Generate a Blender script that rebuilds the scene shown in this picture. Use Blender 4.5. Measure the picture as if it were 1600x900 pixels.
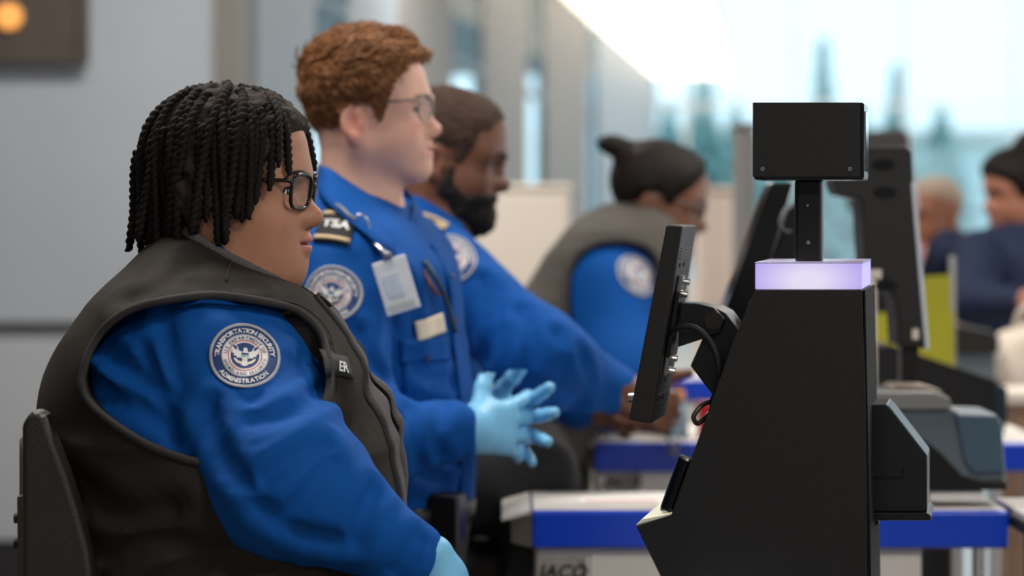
import bpy, math, random
import numpy as np
from mathutils import Vector, Matrix
random.seed(7); RNG = np.random.default_rng(7)
for _o in list(bpy.data.objects): bpy.data.objects.remove(_o)
SC = bpy.context.scene; COL = SC.collection
# ------------------------------------------------------------------ camera, world, light, exposure
FPX, HZ, H = 3778.0, 330.0, 1.40          # focal length in pixels of the 1600 wide frame, horizon row, eye height
cam = bpy.data.objects.new('camera', bpy.data.cameras.new('camera')); COL.objects.link(cam)
cam.location = (0, 0, H); cam.rotation_euler = (math.pi/2, 0, 0)
cam.data.sensor_width = 36; cam.data.lens = 36*FPX/1600; cam.data.shift_y = -(450-HZ)/1600
cam.data.clip_start = 0.1; cam.data.clip_end = 300
cam.data.dof.use_dof = True; cam.data.dof.focus_distance = 2.97; cam.data.dof.aperture_fstop = 3.0
SC.camera = cam
wd = bpy.data.worlds.new('overcast_sky'); SC.world = wd; wd.use_nodes = True
bg = wd.node_tree.nodes['Background']; bg.inputs[0].default_value = (.91, .965, 1, 1); bg.inputs[1].default_value = 1.9
SC.view_settings.view_transform = 'Standard'; SC.view_settings.look = 'None'
SC.view_settings.exposure = -0.12; SC.view_settings.gamma = 1.0; SC.view_settings.use_curve_mapping = False
def ceiling_area(x, y, z, sx, sy, power, col=(1, .95, .88)):
    l = bpy.data.lights.new('added_ceiling_lamp', 'AREA'); l.shape = 'RECTANGLE'; l.size = sx; l.size_y = sy; l.energy = power; l.color = col
    o = bpy.data.objects.new('added_ceiling_lamp', l); COL.objects.link(o); o.location = (x, y, z); return o
ADDED_LAMPS = [(-1.2, -1.2, 1.2, .6, 32), (1.4, -1.6, 1.2, .6, 32), (1.6, 1.2, 1.2, .6, 60), (-.9, 3.6, 1.2, .6, 60), (1.6, 5.2, 1.2, .6, 60), (-.9, 7.2, 1.2, .6, 75), (2.6, 9.5, 1.2, .6, 60), (.4, 12.5, 1.2, .6, 60)]  # none in view; added for top light, the first two for front light
CEIL = 3.3
for (x, y, sx, sy, p) in ADDED_LAMPS: ceiling_area(x, y, CEIL-.045, sx, sy, p)

# ------------------------------------------------------------------ helpers
def W(px, py, d): return np.array([(px-800)/FPX*d, d, H-(py-HZ)/FPX*d])
def V3(*a): return np.array(a, dtype=np.float64)
def lin(c):
    return tuple(((v/255)/12.92 if v/255 <= .04045 else ((v/255+.055)/1.055)**2.4) for v in c)
MATS = {}
def mat(name, rgb, rough=.6, metal=0, bump=0, bscale=200, var=0, vscale=8, sheen=0, emit=0, spec=.5, alpha=1, trans=0, attr=None, coat=0, stretch=None):
    if name in MATS: return MATS[name]
    m = bpy.data.materials.new(name); m.use_nodes = True; nt = m.node_tree; b = nt.nodes['Principled BSDF']
    c = lin(rgb)+(1,)
    b.inputs['Base Color'].default_value = c; b.inputs['Roughness'].default_value = rough; b.inputs['Metallic'].default_value = metal
    b.inputs['Specular IOR Level'].default_value = spec; b.inputs['Alpha'].default_value = alpha
    b.inputs['Transmission Weight'].default_value = trans; b.inputs['Coat Weight'].default_value = coat
    if sheen: b.inputs['Sheen Weight'].default_value = sheen; b.inputs['Sheen Roughness'].default_value = .5; b.inputs['Sheen Tint'].default_value = c
    if emit: b.inputs['Emission Color'].default_value = c; b.inputs['Emission Strength'].default_value = emit
    tc = nt.nodes.new('ShaderNodeTexCoord'); src = tc.outputs['Object']
    if stretch:
        mp = nt.nodes.new('ShaderNodeMapping'); mp.inputs['Scale'].default_value = stretch; nt.links.new(src, mp.inputs[0]); src = mp.outputs[0]
    col = None
    if attr:
        a = nt.nodes.new('ShaderNodeVertexColor'); a.layer_name = attr; col = a.outputs[0]; nt.links.new(col, b.inputs['Base Color'])
    if var:
        n = nt.nodes.new('ShaderNodeTexNoise'); n.inputs['Scale'].default_value = vscale; n.inputs['Detail'].default_value = 5; nt.links.new(src, n.inputs['Vector'])
        r = nt.nodes.new('ShaderNodeMapRange'); r.inputs[1].default_value = .3; r.inputs[2].default_value = .7; r.inputs[3].default_value = 1-var; r.inputs[4].default_value = 1+var
        nt.links.new(n.outputs[0], r.inputs[0])
        mx = nt.nodes.new('ShaderNodeMix'); mx.data_type = 'RGBA'; mx.blend_type = 'MULTIPLY'; mx.inputs[0].default_value = 1
        if col: nt.links.new(col, mx.inputs[6])
        else: mx.inputs[6].default_value = c
        nt.links.new(r.outputs[0], mx.inputs[7]); nt.links.new(mx.outputs[2], b.inputs['Base Color'])
    if bump:
        n = nt.nodes.new('ShaderNodeTexNoise'); n.inputs['Scale'].default_value = bscale; n.inputs['Detail'].default_value = 4; nt.links.new(src, n.inputs['Vector'])
        bp = nt.nodes.new('ShaderNodeBump'); bp.inputs['Strength'].default_value = bump; bp.inputs['Distance'].default_value = .002
        nt.links.new(n.outputs[0], bp.inputs['Height']); nt.links.new(bp.outputs[0], b.inputs['Normal'])
    MATS[name] = m; return m
def glass_mat(name, rgb, mixf=.12, rough=.02):
    if name in MATS: return MATS[name]
    m = bpy.data.materials.new(name); m.use_nodes = True; nt = m.node_tree; nt.nodes.clear()
    o = nt.nodes.new('ShaderNodeOutputMaterial'); t = nt.nodes.new('ShaderNodeBsdfTransparent'); g = nt.nodes.new('ShaderNodeBsdfGlossy'); mx = nt.nodes.new('ShaderNodeMixShader')
    t.inputs[0].default_value = lin(rgb)+(1,); g.inputs['Roughness'].default_value = rough; mx.inputs[0].default_value = mixf
    nt.links.new(t.outputs[0], mx.inputs[1]); nt.links.new(g.outputs[0], mx.inputs[2]); nt.links.new(mx.outputs[0], o.inputs[0]); MATS[name] = m; return m

class Root:                                # an Empty at a thing's base
    def __init__(s, name, loc, label=None, cat=None, group=None, kind=None, rz=0):
        s.loc = np.array(loc, float); s.rz = rz
        s.o = bpy.data.objects.new(name, None); COL.objects.link(s.o); s.o.location = s.loc; s.o.rotation_euler = (0, 0, rz); s.o.empty_display_size = .05
        tag(s.o, label, cat, group, kind)
        c, n = math.cos(rz), math.sin(rz); s.M = np.array([[c, -n, 0], [n, c, 0], [0, 0, 1]])
    def loc_of(s, P): return (np.asarray(P, float)-s.loc) @ s.M      # world -> local
def tag(o, label=None, cat=None, group=None, kind=None):
    if label: o['label'] = label
    if cat: o['category'] = cat
    if group: o['group'] = group
    if kind: o['kind'] = kind
    return o
def link(name, me, root, parent=None):
    o = bpy.data.objects.new(name, me); COL.objects.link(o)
    if parent is not None: o.parent = parent
    elif root is not None: o.parent = root.o
    return o
def mesh(name, V, F, material, root=None, parent=None, smooth=False, local=False, colors=None, mats=None, fmat=None):
    V = np.asarray(V, float)
    if root is not None and not local: V = root.loc_of(V)
    me = bpy.data.meshes.new(name)
    if isinstance(F, np.ndarray): F = F.tolist()
    me.from_pydata(V.tolist(), [], F)
    for m in (mats or [material]): me.materials.append(m)
    if fmat is not None: me.polygons.foreach_set('material_index', np.asarray(fmat, np.int32))
    if smooth: me.polygons.foreach_set('use_smooth', np.ones(len(me.polygons), bool))
    if colors is not None:
        a = me.color_attributes.new('Col', 'FLOAT_COLOR', 'POINT'); a.data.foreach_set('color', np.c_[colors, np.ones(len(colors))].astype(np.float32).ravel())
    me.validate(); me.update()
    return link(name, me, root, parent)

# ---- hard surface builders (return V, F)
class MB:
    def __init__(s): s.V = []; s.F = []
    def add(s, V, F):
        n = len(s.V); s.V += [tuple(map(float, v)) for v in V]; s.F += [[i+n for i in f] for f in F]; return s
    def box(s, c, d, R=None):
        c = np.array(c, float); h = np.array(d, float)/2
        P = np.array([[x, y, z] for x in (-1, 1) for y in (-1, 1) for z in (-1, 1)])*h
        if R is not None: P = P @ np.array(R).T
        return s.add(P+c, [(0, 1, 3, 2), (4, 6, 7, 5), (0, 4, 5, 1), (2, 3, 7, 6), (0, 2, 6, 4), (1, 5, 7, 3)])
    def prism(s, poly, y0, y1):                 # polygon in (x,z) extruded along y
        n = len(poly); V = [(x, y0, z) for x, z in poly]+[(x, y1, z) for x, z in poly]
        return s.add(V, [list(range(n)), list(range(2*n-1, n-1, -1))]+[[i, i+n, (i+1) % n+n, (i+1) % n] for i in range(n)])
    def cyl(s, a, b, r, n=16, r2=None):
        a = np.array(a, float); b = np.array(b, float); t = (b-a)/np.linalg.norm(b-a); u, v = frame(t); r2 = r if r2 is None else r2
        an = np.arange(n)*2*math.pi/n; ring = np.outer(np.cos(an), u)+np.outer(np.sin(an), v)
        return s.add(np.r_[a+ring*r, b+ring*r2], [[i, (i+1) % n, (i+1) % n+n, i+n] for i in range(n)]+[list(range(n-1, -1, -1)), list(range(n, 2*n))])
    def build(s, name, material, root=None, parent=None, bevel=0, seg=2, smooth=False, local=False):
        o = mesh(name, s.V, s.F, material, root, parent, smooth=smooth or bevel > 0, local=local)
        if bevel:
            m = o.modifiers.new('bevel', 'BEVEL'); m.width = bevel; m.segments = seg; m.limit_method = 'ANGLE'; m.angle_limit = .6; m.harden_normals = True
        return o
def frame(t):
    t = np.asarray(t, float)/np.linalg.norm(t); a = V3(0, 0, 1) if abs(t[2]) < .9 else V3(1, 0, 0)
    u = np.cross(a, t); u /= np.linalg.norm(u); return u, np.cross(t, u)
def smooth_path(P, n):
    P = np.asarray(P, float); m = len(P); Q = np.r_[[2*P[0]-P[1]], P, [2*P[-1]-P[-2]]]; out = []
    for t in np.linspace(0, m-1, n):
        i = min(int(t), m-2); f = t-i; a, b, c, d = Q[i:i+4]
        out.append(.5*((2*b)+(c-a)*f+(2*a-5*b+4*c-d)*f*f+(3*b-a-3*c+d)*f**3))
    return np.array(out)
def tube(path, r, n=8, closed=False, prof=None, up=None):
    P = np.asarray(path, float); m = len(P); r = np.broadcast_to(r, (m,))
    T = np.roll(P, -1, 0)-np.roll(P, 1, 0) if closed else np.gradient(P, axis=0)
    T /= np.linalg.norm(T, axis=1, keepdims=True)+1e-12
    u, v = frame(T[0])
    if up is not None: u = np.cross(up, T[0]); u /= np.linalg.norm(u)
    an = np.arange(n)*2*math.pi/n
    C = np.c_[np.cos(an), np.sin(an)] if prof is None else np.asarray(prof, float); n = C.shape[-2]; V = []
    for i in range(m):
        if up is not None: u = np.cross(up, T[i])
        u = u-T[i]*np.dot(u, T[i]); u /= np.linalg.norm(u)+1e-12; v = np.cross(T[i], u)
        c = C[i] if C.ndim == 3 else C
        V.append(P[i]+r[i]*(np.outer(c[:, 0], u)+np.outer(c[:, 1], v)))
    V = np.concatenate(V); F = []
    for i in range(m if closed else m-1):
        a, b = i*n, ((i+1) % m)*n
        F += [[a+j, a+(j+1) % n, b+(j+1) % n, b+j] for j in range(n)]
    if not closed: F += [list(range(n-1, -1, -1)), list(range((m-1)*n, m*n))]
    return V, F

# ---- implicit surfaces: smooth unions meshed by surface nets on a rectilinear grid
def ell(c, r, R=None):
    c = np.asarray(c, np.float32); r = np.asarray(r, np.float32); R = None if R is None else np.asarray(R, np.float32)
    def f(P):
        q = P-c
        if R is not None: q = q @ R
        q = q/r; k0 = np.sqrt((q*q).sum(1)); q = q/r; k1 = np.sqrt((q*q).sum(1))+1e-6
        return k0*(k0-1)/k1
    return f
def cone(a, b, ra, rb=None):
    a = np.asarray(a, np.float32); ba = np.asarray(b, np.float32)-a; rb = ra if rb is None else rb; L = float((ba*ba).sum())+1e-12
    def f(P):
        q = P-a; t = np.clip(q @ ba/L, 0, 1); q = q-t[:, None]*ba
        return np.sqrt((q*q).sum(1))-(ra+(rb-ra)*t)
    return f
def smin(a, b, k):
    h = np.maximum(k-np.abs(a-b), 0)/k; return np.minimum(a, b)-h*h*k*.25
def su(k, *fs):
    def f(P):
        d = fs[0](P)
        for g in fs[1:]: d = smin(d, g(P), k)
        return d
    return f
def ss(k, a, *bs):                              # a minus bs
    def f(P):
        d = a(P)
        for b in bs: d = -smin(-d, b(P), k)
        return d
    return f
def inter(k, a, *bs):
    def f(P):
        d = a(P)
        for b in bs: d = -smin(-d, -b(P), k)
        return d
    return f
def off(a, r): return lambda P: a(P)-r
def half(n, c): n = np.asarray(n, np.float32); return lambda P: P @ n-c        # inside where n.p < c
def inspace(f, c, M):                           # M columns: local axes in world
    c = np.asarray(c, np.float32); M = np.asarray(M, np.float32); return lambda P: f((P-c) @ M)
def chain(pts, rs, k=.03): return su(k, *[cone(pts[i], pts[i+1], rs[i], rs[i+1]) for i in range(len(pts)-1)])
def loft(rows, n=2.3, c=(0, 0), yaw=0, k=.03):  # rows (z, xback, xfront, halfwidth[, yshift]); forward = +x turned by yaw about c
    rows = sorted([tuple(r)+(0,)*(5-len(r)) for r in rows]); A = np.array(rows); zs = np.linspace(A[0, 0], A[-1, 0], 160); D = []
    for j in range(1, 5):
        m = np.gradient(A[:, j], A[:, 0]); i = np.clip(np.searchsorted(A[:, 0], zs)-1, 0, len(A)-2); h = A[i+1, 0]-A[i, 0]; t = (zs-A[i, 0])/h
        D.append((2*t**3-3*t**2+1)*A[i, j]+(t**3-2*t**2+t)*h*m[i]+(-2*t**3+3*t**2)*A[i+1, j]+(t**3-t**2)*h*m[i+1])
    xb, xf, hw, ys = D; cs, sn = math.cos(yaw), math.sin(yaw)
    def f(P):
        X = P[:, 0]-c[0]; Y = P[:, 1]-c[1]; Z = P[:, 2]; x = X*cs+Y*sn; y = -X*sn+Y*cs
        a = np.interp(Z, zs, xb); b = np.interp(Z, zs, xf); w = np.interp(Z, zs, hw); s = np.interp(Z, zs, ys); rx = (b-a)/2
        q = (np.abs((x-(a+b)/2)/rx)**n+np.abs((y-s)/w)**n)**(1/n)
        d = (q-1)*np.minimum(rx, w)
        e = np.maximum(zs[0]-Z, Z-zs[-1]); return -smin(-d, -e, k)
    return f
NT = RNG.random((32, 32, 32)).astype(np.float32)
def noise(P, s):
    Q = P*np.asarray(s, np.float32); I = np.floor(Q).astype(np.int32); f = Q-I; f = f*f*(3-2*f); I &= 31; J = (I+1) & 31
    x, y, z = f[:, 0], f[:, 1], f[:, 2]
    def g(a, b, c): return NT[a, b, c]
    i, j, k, I1, J1, K1 = I[:, 0], I[:, 1], I[:, 2], J[:, 0], J[:, 1], J[:, 2]
    c0 = (g(i, j, k)*(1-x)+g(I1, j, k)*x)*(1-y)+(g(i, J1, k)*(1-x)+g(I1, J1, k)*x)*y
    c1 = (g(i, j, K1)*(1-x)+g(I1, j, K1)*x)*(1-y)+(g(i, J1, K1)*(1-x)+g(I1, J1, K1)*x)*y
    return c0*(1-z)+c1*z-.5
def folds(f, amp, scale, M=None, ridge=True):    # cloth folds: noise stretched along the local axes M
    def g(P):
        d = f(P); Q = P if M is None else P @ np.asarray(M, np.float32)
        n = noise(Q+3.1, scale)
        if ridge: n = .5-np.abs(n)*3
        return d-amp*np.clip(n, -.5, .5)*np.clip(1-np.abs(d)/.06, 0, 1)
    return g
def creases(f, segs, amp, w):                     # soft valleys with a ridge beside each
    cs = [cone(a, b, 0) for a, b in segs]
    def g(P):
        d = f(P); e = np.zeros(len(P), np.float32); r = e
        for c in cs: q = c(P)/w; e = np.maximum(e, np.exp(-q*q)); r = np.maximum(r, np.exp(-(q-2.1)**2))
        return d+amp*(e-.55*r*(1-e))
    return g
def on_skin(f, y0, *lines):                      # polylines given in picture points, dropped onto a surface
    out = []
    for l in lines:
        P = smooth_path([W(x, y, y0+.25) for x, y in l], 6); P[:, 1] = y0; P = cast(f, P, (0, 1, 0), far=.9); out += [(P[i], P[i+1]) for i in range(5)]
    return out
def ax(lo, hi, h, *fine):                         # grid axis, finer inside the given intervals
    v = [lo]
    while v[-1] < hi:
        s = h
        for a, b, hf in fine:
            if a-hf <= v[-1] <= b: s = min(s, hf)
            elif v[-1] < a < v[-1]+s: s = max(a-v[-1], hf)
        v.append(v[-1]+s)
    return np.array(v, np.float32)
def chunked(F, P):
    P = np.ascontiguousarray(P, np.float32)
    return np.concatenate([F(P[i:i+200000]) for i in range(0, len(P), 200000)]).astype(np.float32) if len(P) else np.zeros(0, np.float32)
def nets(F, X, Y, Z, newton=2):
    B = 4; n = [len(X), len(Y), len(Z)]; nb = [-(-k//B) for k in n]; ctr = []; hd = []
    for A, b in zip((X, Y, Z), nb):
        lo = A[np.minimum(np.arange(b)*B, len(A)-1)]; hi = A[np.minimum(np.arange(b)*B+B, len(A)-1)]; ctr.append((lo+hi)/2); hd.append((hi-lo)/2)
    G = np.stack(np.meshgrid(*ctr, indexing='ij'), -1).reshape(-1, 3); D = np.sqrt(sum(g**2 for g in np.meshgrid(*hd, indexing='ij')))
    c = chunked(F, G).reshape(nb); act = np.abs(c) < 1.35*D+.006
    up = lambda a: a.repeat(B, 0).repeat(B, 1).repeat(B, 2)[:n[0], :n[1], :n[2]]
    Vv = up(c).copy(); ii = np.nonzero(up(act)); Vv[ii] = chunked(F, np.c_[X[ii[0]], Y[ii[1]], Z[ii[2]]])
    S = Vv < 0; cnt = np.zeros([k-1 for k in n], np.uint8)
    cor = [(a, b, e) for a in (0, 1) for b in (0, 1) for e in (0, 1)]
    for a, b, e in cor: cnt += S[a:n[0]-1+a, b:n[1]-1+b, e:n[2]-1+e]
    ci, cj, ck = np.nonzero((cnt > 0) & (cnt < 8)); idx = np.full(cnt.shape, -1, np.int32); idx[ci, cj, ck] = np.arange(len(ci))
    acc = np.zeros((len(ci), 3)); w = np.zeros(len(ci))
    for p in cor:
        for k in range(3):
            if p[k]: continue
            q = list(p); q[k] = 1
            va = Vv[ci+p[0], cj+p[1], ck+p[2]]; vb = Vv[ci+q[0], cj+q[1], ck+q[2]]; m = (va < 0) != (vb < 0)
            t = np.where(m, va/np.where(va == vb, 1, va-vb), 0)
            pa = np.c_[X[ci+p[0]], Y[cj+p[1]], Z[ck+p[2]]]; pb = np.c_[X[ci+q[0]], Y[cj+q[1]], Z[ck+q[2]]]
            acc += np.where(m[:, None], pa+(pb-pa)*t[:, None], 0); w += m
    P = acc/np.maximum(w, 1)[:, None]; cell = np.minimum(np.minimum(X[ci+1]-X[ci], Y[cj+1]-Y[cj]), Z[ck+1]-Z[ck])
    Q = []
    for k in range(3):
        a = [slice(None)]*3; b = [slice(None)]*3; a[k] = slice(0, -1); b[k] = slice(1, None); sa, sb = S[tuple(a)], S[tuple(b)]
        e = np.array(np.nonzero(sa != sb)); u, v = (k+1) % 3, (k+2) % 3
        ok = (e[u] > 0) & (e[v] > 0) & (e[u] < n[u]-1) & (e[v] < n[v]-1); e = e[:, ok]; s = sa[tuple(e)]
        def cc(du, dv): t = e.copy(); t[u] += du; t[v] += dv; return idx[tuple(t)]
        q = np.c_[cc(-1, -1), cc(0, -1), cc(0, 0), cc(-1, 0)]; q[~s] = q[~s][:, ::-1]; Q.append(q)
    Q = np.concatenate(Q); Q = Q[(Q >= 0).all(1)]
    for _ in range(newton):
        g = grad(F, P); d = chunked(F, P); st = d/np.maximum((g*g).sum(1), .05); st = np.clip(st, -cell*.5, cell*.5); P = P-g*st[:, None]
    return P, Q
def grad(F, P, e=.0006):
    g = np.zeros((len(P), 3))
    for k in range(3):
        dv = np.zeros(3); dv[k] = e; g[:, k] = (chunked(F, P+dv)-chunked(F, P-dv))/(2*e)
    return g
def sdf(name, F, X, Y, Z, material, root, parent=None, newton=2, colf=None):
    P, Q = nets(F, X, Y, Z, newton)
    return mesh(name, P, Q, material, root, parent, smooth=True, colors=None if colf is None else colf(P))
def cast(F, P, D, steps=38, far=.6):              # march points P along D onto F
    P = np.array(P, float); D = np.broadcast_to(np.asarray(D, float), P.shape); D = D/np.linalg.norm(D, axis=1, keepdims=True); t = np.zeros(len(P))
    for _ in range(steps): t += np.clip(chunked(F, P+D*t[:, None]), -.05, .05)*.7; t = np.clip(t, -.05, far)
    return P+D*t[:, None]
def poly2d(poly):                                  # signed distance to a polygon, points (N,2)
    A = np.asarray(poly, np.float32)
    def f(p):
        d = np.full(len(p), 1e9, np.float32); s = np.ones(len(p), np.float32)
        for i in range(len(A)):
            a, b = A[i], A[i-1]; e = b-a; w = p-a; t = np.clip(w @ e/(e @ e), 0, 1); q = w-t[:, None]*e; d = np.minimum(d, (q*q).sum(1))
            c1 = p[:, 1] >= a[1]; c2 = p[:, 1] < b[1]; c3 = e[0]*w[:, 1] > e[1]*w[:, 0]
            s = np.where((c1 & c2 & c3) | (~c1 & ~c2 & ~c3), -s, s)
        return s*np.sqrt(d)
    return f

# ---- flat lettering as mesh
TXT = {}
def glyphs(s, size=1.0, bold=0.0):
    key = (s, bold)
    if key not in TXT:
        cu = bpy.data.curves.new('text', 'FONT'); cu.body = s; cu.size = 1; cu.offset = bold; cu.resolution_u = 3; cu.fill_mode = 'FRONT'
        o = bpy.data.objects.new('text', cu); COL.objects.link(o); bpy.context.view_layer.update()
        me = o.to_mesh(); V = np.array([v.co[:2] for v in me.vertices]).reshape(-1, 2); F = [list(p.vertices) for p in me.polygons]; o.to_mesh_clear()
        bpy.data.objects.remove(o); bpy.data.curves.remove(cu); TXT[key] = (V, F)
    V, F = TXT[key]; return V*size, F
def arc_text(s, r, size, a0, a1, inward=False, bold=.01, wide=1.0):   # letters along an arc, angles in degrees (90 = top)
    V, F = [], []; n = 0; adv = []
    for ch in s:
        if ch == ' ': adv.append(.36); continue
        g, _ = glyphs(ch, 1, bold); adv.append((g[:, 0].max()-g[:, 0].min())+.13)
    tot = sum(adv); p = 0
    for ch, a in zip(s, adv):
        m = (p+a/2)/tot; p += a
        if ch == ' ': continue
        g, f = glyphs(ch, size, bold); g = g.copy(); g[:, 0] = (g[:, 0]-(g[:, 0].max()+g[:, 0].min())/2)*wide
        th = math.radians(a0+(a1-a0)*m)
        if inward: rr = r-g[:, 1]; t = th+g[:, 0]/r
        else: rr = r+g[:, 1]; t = th-g[:, 0]/r
        V.append(np.c_[rr*np.cos(t), rr*np.sin(t)]); F += [[i+n for i in q] for q in f]; n += len(g)
    return np.concatenate(V), F
def disc2d(r0, r1, nr=6, na=48):
    V = []; F = []
    for i in range(nr+1):
        r = r0+(r1-r0)*i/nr
        for j in range(na): t = 2*math.pi*j/na; V.append((r*math.cos(t), r*math.sin(t)))
    for i in range(nr):
        for j in range(na): F.append([i*na+j, (i+1)*na+j, (i+1)*na+(j+1) % na, i*na+(j+1) % na])
    if r0 == 0: pass
    return np.array(V), F
def sew(name, V2, F, surf, c, right, up, lift, material, root, parent=None, thick=0):   # sew a flat shape onto a surface
    right = np.asarray(right, float)/np.linalg.norm(right); up = np.asarray(up, float); up = up-right*np.dot(up, right); up /= np.linalg.norm(up); n = np.cross(right, up)
    P = np.asarray(c, float)+np.outer(V2[:, 0], right)+np.outer(V2[:, 1], up)+n*.08
    if isinstance(surf, tuple):                    # (field, extent, cache): drop a coarse grid once, then interpolate
        f, e, cache = surf; m = 21
        if 't' not in cache:
            g = np.linspace(-e, e, m); G = np.array([(x, y) for y in g for x in g]); Q = np.asarray(c, float)+np.outer(G[:, 0], right)+np.outer(G[:, 1], up)+n*.08; cache['t'] = ((cast(f, Q, -n)-Q) @ -n).reshape(m, m)
        T = cache['t']; a = np.clip((V2+e)/(2*e)*(m-1), 0, m-1.001); i = a.astype(int); w = a-i; x, y = i[:, 0], i[:, 1]
        t = (T[y, x]*(1-w[:, 0])+T[y, x+1]*w[:, 0])*(1-w[:, 1])+(T[y+1, x]*(1-w[:, 0])+T[y+1, x+1]*w[:, 0])*w[:, 1]; P = P-n*(t-lift)[:, None]
    else: P = cast(surf, P, -n)+n*lift
    if thick:
        m = len(P); cnt = {}
        for f in F:
            for a, b in zip(f, f[1:]+f[:1]): cnt[(a, b)] = 1
        side = [[a, a+m, b+m, b] for (a, b) in cnt if (b, a) not in cnt]
        P = np.r_[P, P-n*thick]; F = list(F)+side
    return mesh(name, P, F, material, root, parent, smooth=True)

# ------------------------------------------------------------------ materials
M_wall = mat('painted_metal_panel', (164, 172, 182), .55, var=.03, vscale=2)
M_wall2 = mat('lower_panel', (172, 178, 186), .5, var=.03, vscale=2)
M_seam = mat('seam_grey', (98, 102, 108), .6)
M_dark = mat('dark_base', (30, 31, 34), .6)
M_brown = mat('brown_board', (74, 66, 60), .6, var=.1)
M_floor = mat('terrazzo_floor', (128, 118, 110), .28, var=.08, vscale=3)
M_ceil = mat('ceiling_board', (168, 160, 150), .8, var=.04, vscale=2)
M_pillar = mat('pillar_paint', (140, 148, 156), .5, var=.04)
M_pillar2 = mat('pillar_taupe', (120, 116, 112), .6, var=.04)
M_cream = mat('cream_laminate', (226, 216, 204), .5, var=.02)
M_black = mat('powder_black', (13, 13, 14), .42, bump=.35, bscale=900, var=.1, vscale=30)
M_black2 = mat('satin_black', (11, 11, 12), .35, bump=.1, bscale=600)
M_gloss = mat('gloss_black', (9, 9, 10), .18)
M_plast = mat('dark_plastic', (22, 21, 21), .5, bump=.2, bscale=700)
M_steel = mat('steel', (190, 190, 192), .25, metal=1)
M_white = mat('white_laminate', (232, 228, 222), .4, var=.015)
M_blue = mat('blue_vinyl', (6, 66, 204), .28, var=.04, coat=.2)
M_lamp = mat('lamp_diffuser', (255, 244, 226), .5, emit=3.0)
M_rubber = mat('rubber', (15, 15, 16), .7)

# ------------------------------------------------------------------ the setting
def struct(mb, name, m, parent=None, kind='structure', **k):
    o = mb.build(name, m, None, parent, **k)
    if parent is None: tag(o, kind=kind)
    return o
struct(MB().box((2, 16, -.02), (22, 42, .04)), 'floor', M_floor)
cl = MB(); V = [(-9, -4.5, CEIL), (13, -4.5, CEIL), (13, 15.5, CEIL), (1.12, 15.5, CEIL), (3.08, 34, CEIL), (-9, 34, CEIL)]; V += [(x, y, CEIL+.1) for x, y, z in V]; cl.add(V, [[5, 4, 3, 2, 1, 0], [6, 7, 8, 9, 10, 11]]+[[i, (i+1) % 6, (i+1) % 6+6, i+6] for i in range(6)]); struct(cl, 'ceiling', M_ceil)
def lab(o, l): o['label'] = l; return o
# grey panelled wall facing the camera on the left, with separate panels
wb = struct(MB().box((-4.1, 9.16, CEIL/2), (6.0, .2, CEIL)), 'wall_back', M_seam); lab(wb, 'grey wall of wide painted metal panels with a dark horizontal joint')
xs = [-7.0, -5.6, -4.2, -2.8, -1.1]
for i in range(4):
    x0, x1 = xs[i]+.006, xs[i+1]-.006
    MB().box(((x0+x1)/2, 9.045, (.985+CEIL)/2), (x1-x0, .03, CEIL-.985)).build('panel', M_wall, None, wb, bevel=.004)
    MB().box(((x0+x1)/2, 9.045, (.17+.925)/2), (x1-x0, .03, .755)).build('panel', M_wall2, None, wb, bevel=.004)
bb = struct(MB().box((-4.05, 9.03, .08), (5.9, .05, .16)), 'baseboard_back', M_dark); lab(bb, 'dark baseboard along the grey panelled wall')
sb = Root('wall_sign', (-2.2, 8.98, 1.95), 'dark brown board with a warm round lamp, mounted high on the grey panelled wall', 'sign')
MB().box((-2.2, 8.985, 2.4), (1.25, .06, .88)).build('board', M_brown, sb, bevel=.006)
fr = MB()
for z in (1.965, 2.835): fr.box((-2.2, 8.95, z), (1.25, .03, .03))
for x in (-2.81, -1.59): fr.box((x, 8.95, 2.4), (.03, .03, .84))
fr.build('frame', M_brown, sb, bevel=.004)
MB().cyl((-1.86, 8.955, 2.12), (-1.86, 8.925, 2.12), .05, 20).build('lamp', mat('warm_lamp', (255, 176, 92), .5, emit=.55), sb, bevel=.006)
# pillar at the end of the panelled wall
pl = struct(MB().box((-1.06, 9.25, CEIL/2), (.10, .5, CEIL)), 'trim_1', M_pillar2); lab(pl, 'taupe corner strip where the panelled wall ends')
# wall on the left running away to the back, taupe piers and narrow window strips
def wl(d): return -1.0+(d-9.3)*.123
piers = [(9.4, 10.5, M_pillar), (11.25, 12.6, M_pillar), (12.6, 14.5, M_pillar2), (15.9, 18.4, M_pillar2), (19.6, 23.5, M_pillar2), (24.5, 34, M_pillar)]
wls = struct(MB().prism([(0, 0), (1, 0), (1, 1), (0, 1)], 0, 1), 'wall_left', M_pillar); wls.data.clear_geometry()
b = MB()
def quadwall(b, d0, d1, z0, z1, t=.06):
    P = [(wl(d0), d0), (wl(d1), d1), (wl(d1)-t, d1), (wl(d0)-t, d0)]
    V = [(x, y, z0) for x, y in P]+[(x, y, z1) for x, y in P]
    return b.add(V, [(3, 2, 1, 0), (4, 5, 6, 7), (0, 1, 5, 4), (1, 2, 6, 5), (2, 3, 7, 6), (3, 0, 4, 7)])
quadwall(b, 9.4, 34, 0, 1.35)
me_ = bpy.data.meshes.new('wall_left'); me_.from_pydata(b.V, [], b.F); me_.materials.append(M_pillar2); wls.data = me_
lab(wls, 'long taupe wall with piers and narrow window strips running to the back')
for (a, c, m) in piers: quadwall(MB(), a, c, 1.35, CEIL, .07).build('pier', m, None, wls)
gl = glass_mat('window_glass', (228, 244, 250), .08)
k = 1
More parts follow.
